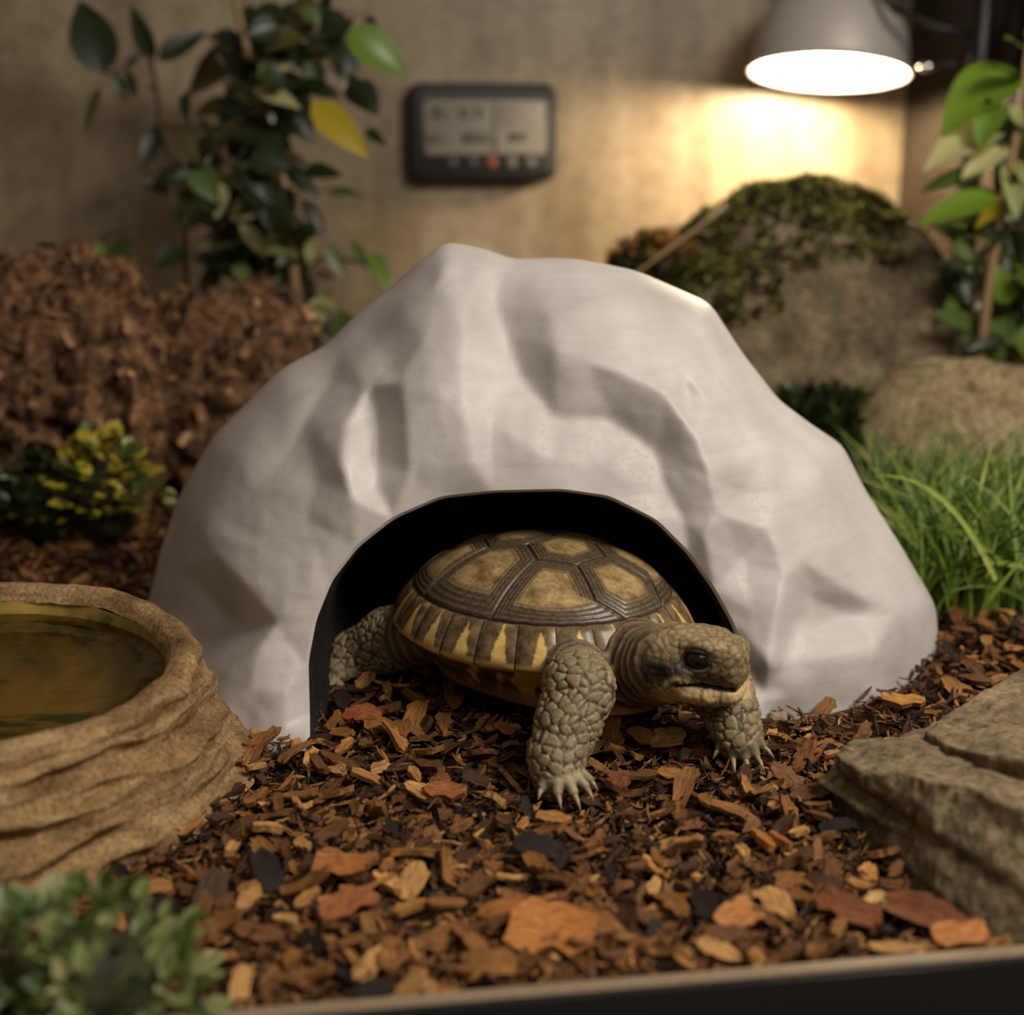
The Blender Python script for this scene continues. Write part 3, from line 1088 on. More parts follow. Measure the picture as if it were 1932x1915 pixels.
for i in range(na):
    a = 2 * math.pi * i / na
    ca, sa = math.cos(a), math.sin(a)
    for k, (r, z) in enumerate(prof_out + prof_lip):
        p = Vector((r * ca, r * sa, z))
        if k < 56:
            lay = noise.noise(Vector((p.x * 0.20, p.y * 0.20, z * 1.45 + 0.16 * p.x + 0.8 * noise.noise(p * 0.3))))
            rid = 0.55 * (1 - abs(lay) * 2.2)
            fade = min(1, (55 - k) / 8)
            rr = r + fade * (0.8 * rid - 0.40) + 0.22 * noise.noise(p * 0.9) + 0.08 * noise.noise(p * 3)
        else:
            rr = r + 0.10 * noise.noise(p * 0.9)
        wav = 0.22 * noise.noise(Vector((ca * 2.2, sa * 2.2, 4.4))) * max(0, (z - 1.5) / 2)
        v.append((rr * ca, rr * sa, z + wav + 0.05 * noise.noise(p * 2.5)))
obj('outer_wall', v, grid_faces(na, len(prof_out + prof_lip), wrap_u=True), M_DISH, dish)
prof_in = [(6.37, 3.05), (6.25, 2.7), (6.1, 2.2), (5.9, 1.7), (5.6, 1.3), (5.1, 1.05), (4.0, 0.95), (2.0, 0.9), (0.01, 0.9)]
v = []
for i in range(96):
    a = 2 * math.pi * i / 96
    for r, z in prof_in:
        wav = 0.22 * noise.noise(Vector((math.cos(a) * 2.2, math.sin(a) * 2.2, 4.4))) * max(0, (z - 1.5) / 2)
        rr = r * (1 + 0.025 * noise.noise(Vector((math.cos(a) * 2, math.sin(a) * 2, z))))
        v.append((rr * math.cos(a), rr * math.sin(a), z + wav + 0.1 * noise.noise(Vector((r * math.cos(a), r * math.sin(a), 9)) * 0.4)))
obj('bowl', v, grid_faces(96, len(prof_in), wrap_u=True), M_BOWL, dish)
t = NT('water')
tr = t.n('ShaderNodeBsdfTransparent', {'Color': (*lin((226, 216, 170)), 1)})
gl = t.n('ShaderNodeBsdfGlossy', {'Color': (1, 1, 1, 1), 'Roughness': 0.03})
fr = t.n('ShaderNodeFresnel', {'IOR': 1.33})
wb = t.n('ShaderNodeBump', {'Height': t.noise(t.coord(), 0.5, 2), 'Strength': 0.06, 'Distance': 0.002})
t.t.links.new(wb.outputs[0], gl.inputs['Normal'])
mx = t.n('ShaderNodeMixShader', {0: fr.outputs[0], 1: tr.outputs[0], 2: gl.outputs[0]})
t.t.links.new(mx.outputs[0], t.out.inputs['Surface'])
v = [(0, 0, 2.75)] + [(6.26 * math.cos(2 * math.pi * i / 64), 6.26 * math.sin(2 * math.pi * i / 64), 2.75) for i in range(64)]
water = obj('water', v, [(0, 1 + i, 1 + (i + 1) % 64) for i in range(64)], t.m, dish)

# ------------------------------------------------------------------ rocks


def blob_rock(name, label, cen, rad, mat, seed, sub=6, amp=(0.16, 0.07, 0.02), facet=0.0, rot=0.0, floor=-0.4, cuts=()):
    v, f = icosphere(sub)
    out = []
    sd = Vector((seed * 3.7, seed * 1.3, seed * 5.1))
    for p in v:
        p = Vector(p)
        r = 1 + amp[0] * noise.noise(p * 1.3 + sd) + amp[1] * noise.noise(p * 3.4 + sd) + amp[2] * noise.noise(p * 9 + sd)
        if facet:
            vd = noise.voronoi(p * 1.6 + sd)[0]
            r -= facet * max(0, 0.5 - (vd[1] - vd[0]))
        q = p * r
        for nx, ny, nz, dd in cuts:
            n_ = Vector((nx, ny, nz)).normalized()
            ex = q.dot(n_) - dd
            if ex > 0: q -= n_ * ex * 0.85
        q = Vector((q.x * rad[0], q.y * rad[1], q.z * rad[2]))
        c, s = math.cos(rot), math.sin(rot)
        out.append((q.x * c - q.y * s, q.x * s + q.y * c, max(q.z + cen[2], floor)))
    o = obj(name, out, f, mat, None, (cen[0], cen[1], 0))
    return tag(o, label, 'rock')


M_BOULDER = rock_mat('grey_brown_boulder', (84, 72, 56), (132, 115, 90), (172, 154, 124), 0.55, 0.9, 0.8)
M_STONE = rock_mat('buff_stone', (112, 94, 66), (166, 146, 108), (202, 184, 144), 0.45, 0.85, 0.6)
M_SLATE = rock_mat('taupe_slate', (96, 80, 58), (142, 124, 94), (168, 148, 114), 0.5, 0.85, 0.7)
bc = at(1540, 600, 79)
boulder = blob_rock('boulder', 'large grey-brown boulder topped with green moss under the lamp', (bc.x - 0.6, 79, 4.8), (11.2, 7.5, 10.6), M_BOULDER, 3, 6, (0.14, 0.06, 0.025), 0.10,
                    0.0, -0.5, ((0.85, 0, 0.62, 0.83), (-0.75, -0.2, 0.62, 0.86), (0, -1, 0.35, 0.85)))
sc_ = at(1845, 800, 68)
stone = blob_rock('stone', 'smooth buff-coloured stone behind the grass at the right', (sc_.x, 68, 2.4), (6.3, 4.2, 5.1), M_STONE, 9, 6, (0.16, 0.10, 0.02), 0.0, 0.1, -0.5,
                  ((0.1, -0.6, 0.5, 0.86), (-0.8, -0.3, 0.6, 0.85)))

# slab of slate in the right foreground: stepped, two bedding layers
sl_top = [on_floor(1578, 1428, 1.35), on_floor(1612, 1398, 1.45), on_floor(1700, 1385, 1.5), on_floor(1800, 1335, 1.8), on_floor(1940, 1262, 2.1), on_floor(2250, 1250, 2.1),
          on_floor(2350, 1560, 2.6), on_floor(1932, 1520, 2.4), on_floor(1830, 1490, 2.2), on_floor(1760, 1478, 2.0), on_floor(1705, 1462, 1.75), on_floor(1620, 1452, 1.45)]
sl_bot = [on_floor(1562, 1500), on_floor(1600, 1440), on_floor(1720, 1430), on_floor(1800, 1395), on_floor(1940, 1330), on_floor(2300, 1300),
          on_floor(2400, 1900), on_floor(2000, 1830), on_floor(1850, 1745), on_floor(1770, 1690), on_floor(1700, 1620), on_floor(1600, 1540)]
SLAB_POLY = [(p.x, p.y) for p in sl_bot]


def slab_mesh(top, bot, amp, seed, zshift=0.0, nring=26, per=14, sag=0.0):
    n = len(top)
    def dens(L_):
        out = []
        for i in range(n):
            for k in range(per):
                out.append(L_[i].lerp(L_[(i + 1) % n], k / per))
        return out
    T, B = dens(top), dens(bot)
    m = len(T)
    cen = sum(T, Vector()) / m
    rings = []
    for k in range(nring):                            # side, bottom to top with overhanging layers
        q = k / (nring - 1)
        rings.append([b.lerp(tp, q) + Vector((0, 0, -0.5 * (1 - q))) for b, tp in zip(B, T)])
    for k in range(1, 22):
        q = 1 - (k / 22) 
        rings.append([cen + (tp - cen) * q for tp in T])
    v = []
    for k, rg in enumerate(rings):
        for p in rg:
            lay = noise.noise(Vector((p.x * 0.12 + seed, p.y * 0.12, p.z * 2.2)))
            out = (p - cen); out.z = 0
            if out.length > 1e-6: out.normalize()
            w = max(0.0, 1 - abs(k - nring * 0.5) / (nring * 0.62)) if k < nring else 0
            q = p + out * (amp * 1.2 * lay * w + 0.18 * w * noise.noise(p * 1.1) + 0.08 * noise.noise(p * 4)) 
            top_w = 1 if k >= nring - 3 else 0.3
            st = noise.noise(Vector((p.x * 0.30 + 7, p.y * 0.30 + seed, 0)))
            z = q.z + top_w * (0.22 * math.floor(st * 3.2) / 3.2 + 0.07 * noise.noise(p * 1.4) + 0.05 * noise.noise(p * 4) + 0.03 * noise.noise(p * 9)) + zshift
            v.append((q.x, q.y, z))
    f = []
    for k in range(len(rings) - 1):
        for i in range(m):
            f.append((k * m + i, k * m + (i + 1) % m, (k + 1) * m + (i + 1) % m, (k + 1) * m + i))
    v.append((cen.x, cen.y, cen.z + zshift))
    K = len(rings) - 1
    f += [(K * m + i, K * m + (i + 1) % m, len(v) - 1) for i in range(m)]
    if sum(T[i].x * T[(i + 1) % m].y - T[(i + 1) % m].x * T[i].y for i in range(m)) < 0: f = [q[::-1] for q in f]
    return v, f


slab = thing('slate_slab', 'flat layered taupe slate slab in the right foreground', 'rock', (12.5, 35, 0))
SO = Vector((12.5, 35, 0))
v, f = slab_mesh(sl_top, sl_bot, 0.5, 2.0)
obj('lower_layer', [Vector(p) - SO for p in v], f, M_SLATE, slab)
u_top = [on_floor(1745, 1372, 2.0), on_floor(1830, 1318, 2.35), on_floor(1940, 1254, 2.65), on_floor(2240, 1236, 2.7), on_floor(2300, 1440, 3.0), on_floor(1945, 1432, 2.7), on_floor(1870, 1420, 2.5), on_floor(1790, 1394, 2.2)]
u_bot = [p - Vector((0, 0, 0.9)) for p in u_top]
v, f = slab_mesh(u_top, u_bot, 0.15, 5.0, 0.0, 10, 12)
obj('upper_layer', [Vector(p) - SO for p in v], f, M_SLATE, slab)

# ------------------------------------------------------------------ bark logs at the left
t = NT('cork_bark')
co = t.coord()
n1 = t.noise(co, 0.9, 8, 0.7)
n2 = t.noise(t.coord((1.0, 1.4, 1.8)), 1.5, 6, 0.7)
c = t.ramp(n1, [(0.30, (56, 38, 27)), (0.46, (122, 88, 62)), (0.60, (166, 126, 90)), (0.76, (206, 170, 126))])
c = t.mix(c, t.ramp(n2, [(0.34, (84, 66, 56)), (0.58, (255, 255, 255))]), 0.8, 'MULTIPLY')
t.set(c, 0.85, 0.2)
t.bump(n1, 0.9, 0.3)
t.bump(n2, 0.9, 0.2)
M_BARK = t.m


LOGS = []


def bark_log(name, label, a, b, rad, seed, squash=0.8, n_l=150, n_a=120, flare=0.0):
    a, b = Vector(a), Vector(b)
    ax = (b - a); ln = ax.length; ax.normalize()
    sx = ax.cross(Vector((0, 0, 1))).normalized(); up = sx.cross(ax)
    v = []
    for i in range(n_l):
        q = i / (n_l - 1)
        endc = min(1.0, (min(q, 1 - q) * n_l / 26.0) ** 0.5) if 0 < q < 1 else 0.0
        for k in range(n_a):
            w = 2 * math.pi * k / n_a
            dr = Vector((math.cos(w), math.sin(w), 0))
            s = Vector((q * ln * 0.22, dr.x * 1.3, dr.y * 1.3)) + Vector((seed, seed * 2, 0))
            r = 1 + 0.30 * noise.noise(s) + 0.22 * (0.5 - abs(noise.noise(s * 2.3 + Vector((5, 5, 5))))) + 0.13 * noise.noise(s * 5.1) + 0.06 * noise.noise(s * 12)
            crack = abs(noise.noise(Vector((s.x * 1.1, s.y * 2.6, s.z * 2.6)) + Vector((9, 2, 4))))
            r -= 0.28 * max(0, 0.10 - crack) / 0.10
            rr = rad * (0.25 + 0.75 * endc) * r
            v.append(a + ax * (q * ln) + sx * (rr * dr.x) + up * (rr * squash * dr.y))
    f = grid_faces(n_l, n_a, wrap_v=True)
    f.append(tuple(range(n_a)))
    f.append(tuple((n_l - 1) * n_a + k for k in range(n_a))[::-1])
    o = obj(name, v, f, M_BARK)
    LOGS.append(o)
    return tag(o, label, 'bark')


bark_log('bark_log', 'thick rough reddish-brown bark log at the far left', at(-260, 745, 66), at(318, 765, 70), 5.0, 1.7, 1.34)
bark_log('bark_log', 'shorter dark cracked bark log with hollows beside the cave', at(262, 765, 71), at(590, 755, 76), 4.2, 6.3, 1.38)

# ------------------------------------------------------------------ mulch
TINTS = [((42, 30, 21), 18), ((88, 60, 35), 30), ((128, 88, 49), 36), ((166, 117, 64), 30), ((198, 145, 82), 20), ((224, 176, 110), 12), ((56, 47, 42), 14), ((146, 102, 64), 20)]
TL = [lin(c) for c, w in TINTS]
TW = [w for c, w in TINTS]


def chip_shape(rg, ln, wd, th, kind):
    """one splintered chip: outline in plan, curved, with thickness.  verts, quads/tris, uv"""
    n = (7, 5, 3)[kind]
    top = []
    for k in range(n + 1):
        q = k / n
        if kind == 0:
            h = (math.sin(math.pi * min(1, 0.10 + 0.84 * q)) ** 0.6) * (0.8 + 0.4 * rg.random())
        elif kind == 1:
            h = (1.0 if 0 < k < n else 0.65) * (0.85 + 0.3 * rg.random())
        else:
            h = 0.6 + 0.4 * rg.random() if 0 < k < n else 0.2
        top.append((q - 0.5, h * 0.5))
    bend = (rg.random() - 0.5) * 0.5 * ln * 0.35
    cup = rg.random() * 0.25
    v, uv, f = [], [], []
    o = rg.random() * 50
    for x, h in top:
        z0 = bend * (4 * x * x) + 0.0
        j = (rg.random() - 0.5) * 0.10 * ln
        c = (rg.random() - 0.5) * 0.25 * wd
        for y, z in ((-h, cup * wd * 0.5), (0, 0.0), (h, cup * wd * 0.5)):
            v.append((x * ln + (j if y else 0), y * wd + c, z0 + z + th * 0.5)); uv.append((x * ln * 1.3 + o, y * wd * 1.3 + o))
        for y, z in ((h * 0.8, cup * wd * 0.5), (-h * 0.8, cup * wd * 0.5)):
            v.append((x * ln, y * wd + c, z0 + z - th * 0.5)); uv.append((x * ln * 1.3 + o, (y * wd + th) * 1.3 + o))
    m = 5
    for k in range(n):
        a, b = k * m, (k + 1) * m
        for q in range(m):
            f.append((a + q, b + q, b + (q + 1) % m, a + (q + 1) % m))
    f.append(tuple(range(m)))
    f.append(tuple(n * m + q for q in range(m))[::-1])
    return v, f, uv


def in_poly(x, y, poly):
    ins = False
    n = len(poly)
    for i in range(n):
        x1, y1 = poly[i]; x2, y2 = poly[(i + 1) % n]
        if (y1 > y) != (y2 > y) and x < (x2 - x1) * (y - y1) / (y2 - y1) + x1: ins = not ins
    return ins


inl, inr = on_floor(600, 1366), on_floor(1400, 1330)
FEET = [[(p.x, p.y) for p in (on_floor(*q) for q in ((585, 1366), (530, 1374), (470, 1374), (395, 1358), (335, 1248), (285, 1132)))] + [(inl.x - 3, 55), (inl.x, 50)],
        [(p.x, p.y) for p in (on_floor(*q) for q in ((1425, 1332), (1490, 1340), (1590, 1325), (1660, 1295), (1738, 1252), (1764, 1190)))] + [(inr.x + 4, 54), (inr.x, 50)]]


def taken(x, y, pad=0.0):
    if in_poly(x, y, FEET[0]) or in_poly(x, y, FEET[1]): return True
    if (x - DC.x) ** 2 + (y - DC.y) ** 2 < (8.5 - pad) ** 2: return True
    if in_poly(x, y, SLAB_POLY): return True
    if (Vector((x, y, 0)) - RAIL_P).dot(RAIL_N) < 0.75: return True
    return False


def chip_mesh_add(buf, v, f, uv, mat4, tint):
    base = len(buf['v'])
    for p in v: buf['v'].append(mat4 @ Vector(p))
    buf['f'] += [tuple(base + i for i in q) for q in f]
    buf['uv'] += uv
    buf['t'] += [tint] * len(v)


def finish_chips(name, buf):
    m = mesh(name, [tuple(p) for p in buf['v']], buf['f'], M_CHIP, smooth=False)
    set_attr(m, 'tint', np.array(buf['t']))
    ul = m.uv_layers.new(name='grain')
    vi = np.empty(len(m.loops), dtype=np.int64)
    m.loops.foreach_get('vertex_index', vi)
    ul.data.foreach_set('uv', np.array(buf['uv'], dtype=np.float32)[vi].ravel())
    return m


def newbuf(): return {'v': [], 'f': [], 'uv': [], 't': []}


def tilt_mat(x, y, z, yaw, tx, ty):
    return Matrix.Translation((x, y, z)) @ Matrix.Rotation(yaw, 4, 'Z') @ Matrix.Rotation(tx, 4, 'X') @ Matrix.Rotation(ty, 4, 'Y')


# the uncounted bed: thousands of shreds and chips in one object
shapes = {k: [chip_shape(rng, 1, w_, t_, k) for w_, t_ in ((.45, .10), (.34, .08), (.55, .10), (.4, .14), (.5, .09), (.3, .07))] for k in (0, 1)}
shreds = [chip_shape(rng, 1, w_, .07, 2) for w_ in (.14, .10, .18, .22)]
buf = newbuf()
count = 0
while count < 35000:
    d = 24.5 + 75 * rng.random() ** 1.9
    px = rng.uniform(-140, 2070) if rng.random() < 0.86 else rng.choice((rng.uniform(-620, -140), rng.uniform(-620, -140), rng.uniform(2070, 2300)))
    x = (px - 966) / FPX * (d * 0.966 + 4.7)
    if taken(x, d, 0.5): continue
    near = d < 60
    r = rng.random()
    if r < 0.62:
        v, f, uv = rng.choice(shreds); s = rng.uniform(0.22, 0.85)
    else:
        v, f, uv = rng.choice(shapes[rng.choice((0, 1))]); s = min(1.35, 0.20 + rng.expovariate(3.8))
    if not near: s *= 1.4
    z = -0.52 + 0.46 * rng.random() + 0.22 * noise.noise(Vector((x * 0.25, d * 0.25, 3.1)))
    tm = TL[rng.choices(range(len(TL)), TW)[0]]
    k = rng.uniform(0.7, 1.25)
    mt = tilt_mat(x, d, z, rng.uniform(0, 6.283), rng.gauss(0, 0.5), rng.gauss(0, 0.4)) @ Matrix.Scale(s, 4)
    chip_mesh_add(buf, v, f, uv, mt, tuple(c * k for c in tm))
    count += 1
# loose flakes of bark standing off the logs
for lg in LOGS:
    b2 = newbuf()
    vs = lg.data.vertices
    for _ in range(1100):
        q = vs[rng.randrange(len(vs))]
        if q.normal.y > 0.4 or q.normal.z < -0.5: continue
        v, f, uv = rng.choice(shapes[rng.choice((0, 1))])
        tm = TL[rng.choices(range(len(TL)), TW)[0]]
        k = rng.uniform(0.7, 1.3)
        M3 = q.normal.to_track_quat('Z', 'X').to_matrix().to_4x4()
        mt = Matrix.Translation(q.co / CM + q.normal * 0.03) @ M3 @ tilt_mat(0, 0, 0, rng.gauss(0, 0.8), rng.gauss(0, .3), rng.gauss(0, .3)) @ Matrix.Scale(rng.uniform(0.35, 1.0), 4)
        g_ = sum(tm) / 3
        chip_mesh_add(b2, v, f, uv, mt, tuple((c * 0.75 + g_ * 0.25) * k for c in tm))
    tag(link('bark_flakes', finish_chips('bark_flakes', b2), lg), None, None, None, 'stuff')
mulch = link('bark_mulch', finish_chips('bark_mulch', buf))
tag(mulch, 'reddish-brown shredded bark mulch covering the tank floor', 'mulch', None, 'stuff')

# the larger chips lying on top, each its own thing; alike ones share mesh data
variants = []
for k in range(48):
    kind = 0 if k % 3 else 1
    ln = (0.6, 0.8, 1.0, 1.35)[k % 4]
    v, f, uv = chip_shape(rng, ln, ln * rng.uniform(0.30, 0.55), rng.uniform(0.10, 0.2), kind)
    b = newbuf()
    tix = (1, 2, 3, 4, 2, 3, 7, 4, 0, 2, 3, 5)[(k * 5 + k // 12) % 12]
    ti = TL[tix]
    chip_mesh_add(b, v, f, uv, Matrix.Identity(4), ti)
    word = {0: 'nearly black', 1: 'dark brown', 2: 'mid brown', 3: 'orange-brown', 4: 'light orange-brown', 5: 'pale tan', 7: 'dull brown'}[tix]
    variants.append((finish_chips('bark_chip', b), '%s %s %s bark chip' % (('short', 'short', 'longish', 'long')[k % 4], word, 'tapered' if kind == 0 else 'blunt-ended')))
placed = []


def put_chip(m, x, y, z, yaw, tx, ty, label, group='loose bark chips on the mulch'):
    o = link('bark_chip', m)
    o.matrix_world = tilt_mat(x * CM, y * CM, z * CM, yaw, tx, ty)
    return tag(o, label, 'bark chip', group)


# chips one can point to
SPECIAL = [
    (1042, 1765, 2.0, .75, (226, 154, 84), -0.25, 1, 'largest pale orange bark chip near the front rail'),
    (1650, 1702, .62, .55, (226, 190, 124), 0.6, 0, 'small round pale bark disc left of the slate slab'),
    (1440, 1588, .95, .42, (206, 138, 74), 1.9, 0, 'striped orange chip standing beside its twin in front of the far foot'),
    (1470, 1592, .85, .32, (198, 130, 70), 2.1, 0, 'narrower striped orange chip, right of its twin'),
    (1810, 1772, 1.3, .5, (214, 146, 84), 0.05, 1, 'light orange bark block against the front rail by the slate slab'),
    (1705, 1328, 1.35, .4, (218, 160, 84), -0.15, 0, 'pale golden chip lying behind the slate slab'),
    (640, 1640, 1.3, .65, (206, 138, 76), -0.1, 1, 'flat orange chip between the water dish and the rail'),
    (655, 1712, 1.6, .42, (176, 112, 64), 0.75, 1, 'long slanted brown chip in the front mulch'),
    (965, 1722, 1.6, .3, (190, 124, 66), 0.1, 1, 'long straight light splinter above the largest orange chip'),
    (685, 1355, 1.2, .7, (170, 96, 56), -0.1, 0, 'red-brown chip just inside the cave mouth'),
    (840, 1500, 1.2, .5, (186, 120, 70), -0.2, 0, 'leaf-shaped tan chip left of the near front foot'),
    (1165, 1480, 1.0, .7, (140, 88, 58), 1.3, 0, 'upright broad brown chip right of the near front foot'),
    (470, 1700, 1.0, .4, (214, 166, 104), 1.2, 0, 'pale upright splinter near the green foreground plant'),
    (1600, 1720, 1.7, .45, (150, 92, 56), -0.9, 1, 'long dark orange chip left of the round pale disc'),
    (1750, 1735, 2.0, .42, (138, 86, 52), -0.55, 1, 'long brown bark strip slanting below the slate slab'),
    (1395, 1735, 1.3, .6, (212, 148, 86), 0.8, 1, 'pale squarish chip in the front mulch'),
]
for px, py, ln, wr, ti, yaw, kind, lab in SPECIAL:
    p = on_floor(px, py, 0.1)
    v, f, uv = chip_shape(rng, ln, ln * wr, 0.2, kind)
    b = newbuf()
    chip_mesh_add(b, v, f, uv, Matrix.Identity(4), lin(ti))
    put_chip(finish_chips('bark_chip', b), p.x, p.y, 0.16, yaw, 0.28, 0.0, lab, None)
    placed.append((p.x, p.y))
tries = 0
while len(placed) < 290 and tries < 20000:
    tries += 1
    px, py = rng.uniform(-10, 1940), rng.uniform(1150, 1880)
    p = on_floor(px, py, 0.0)
    if taken(p.x, p.y): continue
    u_ = (p.x - hc[0]) / 14.0
    if p.y > 39.8 and abs(p.x - hc[0]) < 14.5 and not (abs(px - 1000) < 380 and p.y < 46 and px < 900): continue
    if any((p.x - a) ** 2 + (p.y - b) ** 2 < 0.36 for a, b in placed): continue
    if any((Vector((p.x, p.y, 0)) - (TC + (Matrix.Rotation(HEAD_YAW, 3, 'Z') @ Vector((q[0][-1].x, q[0][-1].y, 0))))).length < 1.3 for q in LEGS): continue
    m, what = rng.choice(variants)
    if p.y > 39.5: zone = 'inside the cave mouth' if 560 < px < 900 else ('left of the cave' if px < 700 else 'right of the cave')
    elif py > 1790: zone = 'along the front rail'
    elif px < 640: zone = 'beside the water dish'
    elif px > 1480: zone = 'beside the slate slab'
    elif py < 1560: zone = 'around the tortoise feet'
    else: zone = 'in the open mulch below the tortoise'
    put_chip(m, p.x, p.y, 0.0 + 0.1 * rng.random(), rng.uniform(0, 6.283), rng.gauss(0.12, 0.38), rng.gauss(0, 0.32),
             '%s %s' % (what, zone), 'loose bark chips %s' % zone)
    placed.append((p.x, p.y))
# ------------------------------------------------------------------ lamp
t = NT('satin_aluminium')
t.set(t.ramp(t.noise(t.coord((1, 1, 6)), 2, 3), [(0.3, (176, 169, 162)), (0.7, (194, 187, 180))]), 0.5, 0.5, Metallic=0.15)
M_ALU = t.m
M_WHITE_IN = plain('white_reflector', (246, 244, 238), 0.5)
t = NT('hot_bulb')
t.set((255, 250, 235), 0.4, 0.2)
t.b.inputs['Emission Color'].default_value = (1.0, 0.80, 0.54, 1)
t.b.inputs['Emission Strength'].default_value = 285.0
M_BULB = t.m
LP = at(1564, 136, 92.0)
lamp = thing('dome_heat_lamp', 'silver dome heat lamp hanging lit above the mossy boulder', 'lamp', LP)
lamp.rotation_euler = (R(-10), R(4), 0)
LRAD = 4.92
prof = [(LRAD + 0.10, -0.12), (LRAD + 0.12, 0.02), (LRAD, 0.10)]
for k in range(1, 22):
    w = math.pi / 2 * k / 22
    prof.append((LRAD * math.cos(w) ** 0.88, 6.0 * math.sin(w)))
prof = [p for p in prof if p[0] > 1.55] + [(1.5, 5.75), (1.5, 7.6), (1.3, 7.8), (0.01, 7.8)]
v, f = lathe(prof, 72)
obj('shade', v, f, M_ALU, lamp)
prof = [(LRAD + 0.10, -0.12), (LRAD - 0.05, -0.10)]
for k in range(0, 22):
    w = math.pi / 2 * k / 22
    prof.append(((LRAD - 0.15) * math.cos(w) ** 0.88, 5.75 * math.sin(w)))
prof.append((0.01, 5.75))
v, f = lathe(prof, 72)
obj('reflector', v, [q[::-1] for q in f], M_WHITE_IN, lamp)
v, f = icosphere(2)
obj('bulb', [(1.9 * a, 1.9 * b, 0.75 + 1.3 * c) for a, b, c in v], f, M_BULB, lamp)
v, f = lathe([(1.0, 2.2), (1.0, 5.7)], 24)
obj('socket', v, f, plain('white_ceramic', (225, 220, 210), 0.4), lamp)

# stand that carries the lamp
SP = at(1852, 60, 86.0)
stand = thing('lamp_stand', 'black upright pole carrying the lamp by a thin arm', 'stand', (SP.x, SP.y, 0))
v, f = tube([(0, 0, -0.7), (0, 0, 20), (0, 0, 34)], 0.68, 20)
obj('pole', v, f, M_BLACK, stand)
v, f = lathe([(0.01, -0.7), (2.2, -0.7), (2.2, -0.3), (0.75, -0.1)], 32)
obj('foot_plate', v, f, M_BLACK, stand)
O = Vector((SP.x, SP.y, 0))
v, f = tube([Vector(p) - O for p in (at(1842, 66, 86), at(1770, 52, 86.5), at(1690, 20, 87), at(1620, -60, 90), Vector((LP.x + 1.4, LP.y, LP.z + 7.6)))], 0.22, 10)
obj('arm', v, f, M_BLACK, stand)
v, f = tube([Vector(p) - O for p in (at(1838, 118, 85.6), at(1752, 126, 85.6))], [0.18, 0.18], 10)
obj('knob_rod', v, f, M_BLACK, stand)  # rod that holds the added knob
v, f = icosphere(2)
c0 = at(1750, 126, 85.5) - O
t = NT('chrome'); t.set((235, 230, 225), 0.12, 0.5, Metallic=1.0)
obj('glint_knob', [(c0.x + 0.55 * a, c0.y + 0.4 * b, c0.z + 0.32 * c) for a, b, c in v], f, t.m, stand)  # chrome knob added to stand for the lamp's reflection in the side glass

# ------------------------------------------------------------------ thermometer on the back panel
def wall_pt(px, py, gap):
    """point where a photo pixel meets the back panel, gap cm in front of it"""
    o = CORNER + N * gap
    y, z = slope(py)
    dr = Vector(((px - 966.0) / FPX, y, z))
    k = (o - Vector((0, 0, CAM_H))).dot(N) / dr.dot(N)
    return Vector((0, 0, CAM_H)) + dr * k
GP = wall_pt(910, 251, 0.75)
kpx = (wall_pt(1052, 251, 0.75) - wall_pt(770, 251, 0.75)).length / 282.0
gauge = thing('digital_thermometer', 'black digital thermometer with grey screen on the back panel', 'thermometer', GP, TILT)
W_, H_ = 282 * kpx, 178 * kpx
M_GBODY = plain('charcoal_plastic', (22, 20, 19), 0.6)
v, f = rounded_box(W_, 1.5, H_, 0.95, 6)
obj('case', v, f, M_GBODY, gauge)
def plate(name, x0, y0, x1, y1, dep, mat, parent, r=0.12):
    """flat plate on the case front from photo-pixel extents"""
    v, f = rounded_box((x1 - x0) * kpx, 0.12, (y1 - y0) * kpx, r, 3)
    cx_, cz_ = ((x0 + x1) / 2 - 910) * kpx, -((y0 + y1) / 2 - 251) * kpx
    return obj(name, [(a + cx_, b - 0.75 - dep, c + cz_) for a, b, c in v], f, mat, parent)
M_LCD = plain('grey_lcd', (138, 133, 120), 0.5)
M_LCD2 = plain('pale_lcd_field', (154, 144, 136), 0.5)
M_SEG = plain('lcd_segment', (92, 85, 73), 0.5)
scr = plate('screen', 799, 192, 1028, 290, 0.02, M_LCD, gauge, 0.3)
plate('lcd_field', 940, 198, 1018, 240, 0.04, M_LCD2, scr)
for x0, y0, x1, y1 in ((815, 204, 846, 226), (864, 206, 886, 226), (894, 204, 908, 224), (804, 252, 842, 270), (870, 250, 932, 270), (956, 250, 992, 266), (929, 196, 935, 286)):
    plate('lcd_segment', x0, y0, x1, y1, 0.05, M_SEG, scr, 0.08)
M_BTN = plain('grey_button', (112, 106, 98), 0.5); M_BTN2 = plain('orange_button', (140, 76, 50), 0.5); M_BTN3 = plain('dark_button', (58, 53, 49), 0.5)
for x, m_ in ((850, M_BTN3), (889, M_BTN3), (925, M_BTN2), (962, M_BTN), (998, M_BTN)):
    b = plate('button', x - 10, 294, x + 10, 314, 0.05, m_, gauge, 0.25)

# ------------------------------------------------------------------ leaves
def leaf_mat(name, c1, c2, rough=0.38):
    t = NT(name)
    co = t.coord()
    c = t.ramp(t.noise(co, 1.5, 4), [(0.35, c1), (0.65, c2)])
    t.set(c, rough, 0.5)
    tl = t.n('ShaderNodeBsdfTranslucent', {'Color': c})
    mx = t.n('ShaderNodeMixShader', {0: 0.22, 1: t.b.outputs[0], 2: tl.outputs[0]})
    t.t.links.new(mx.outputs[0], t.out.inputs['Surface'])
    return t.m


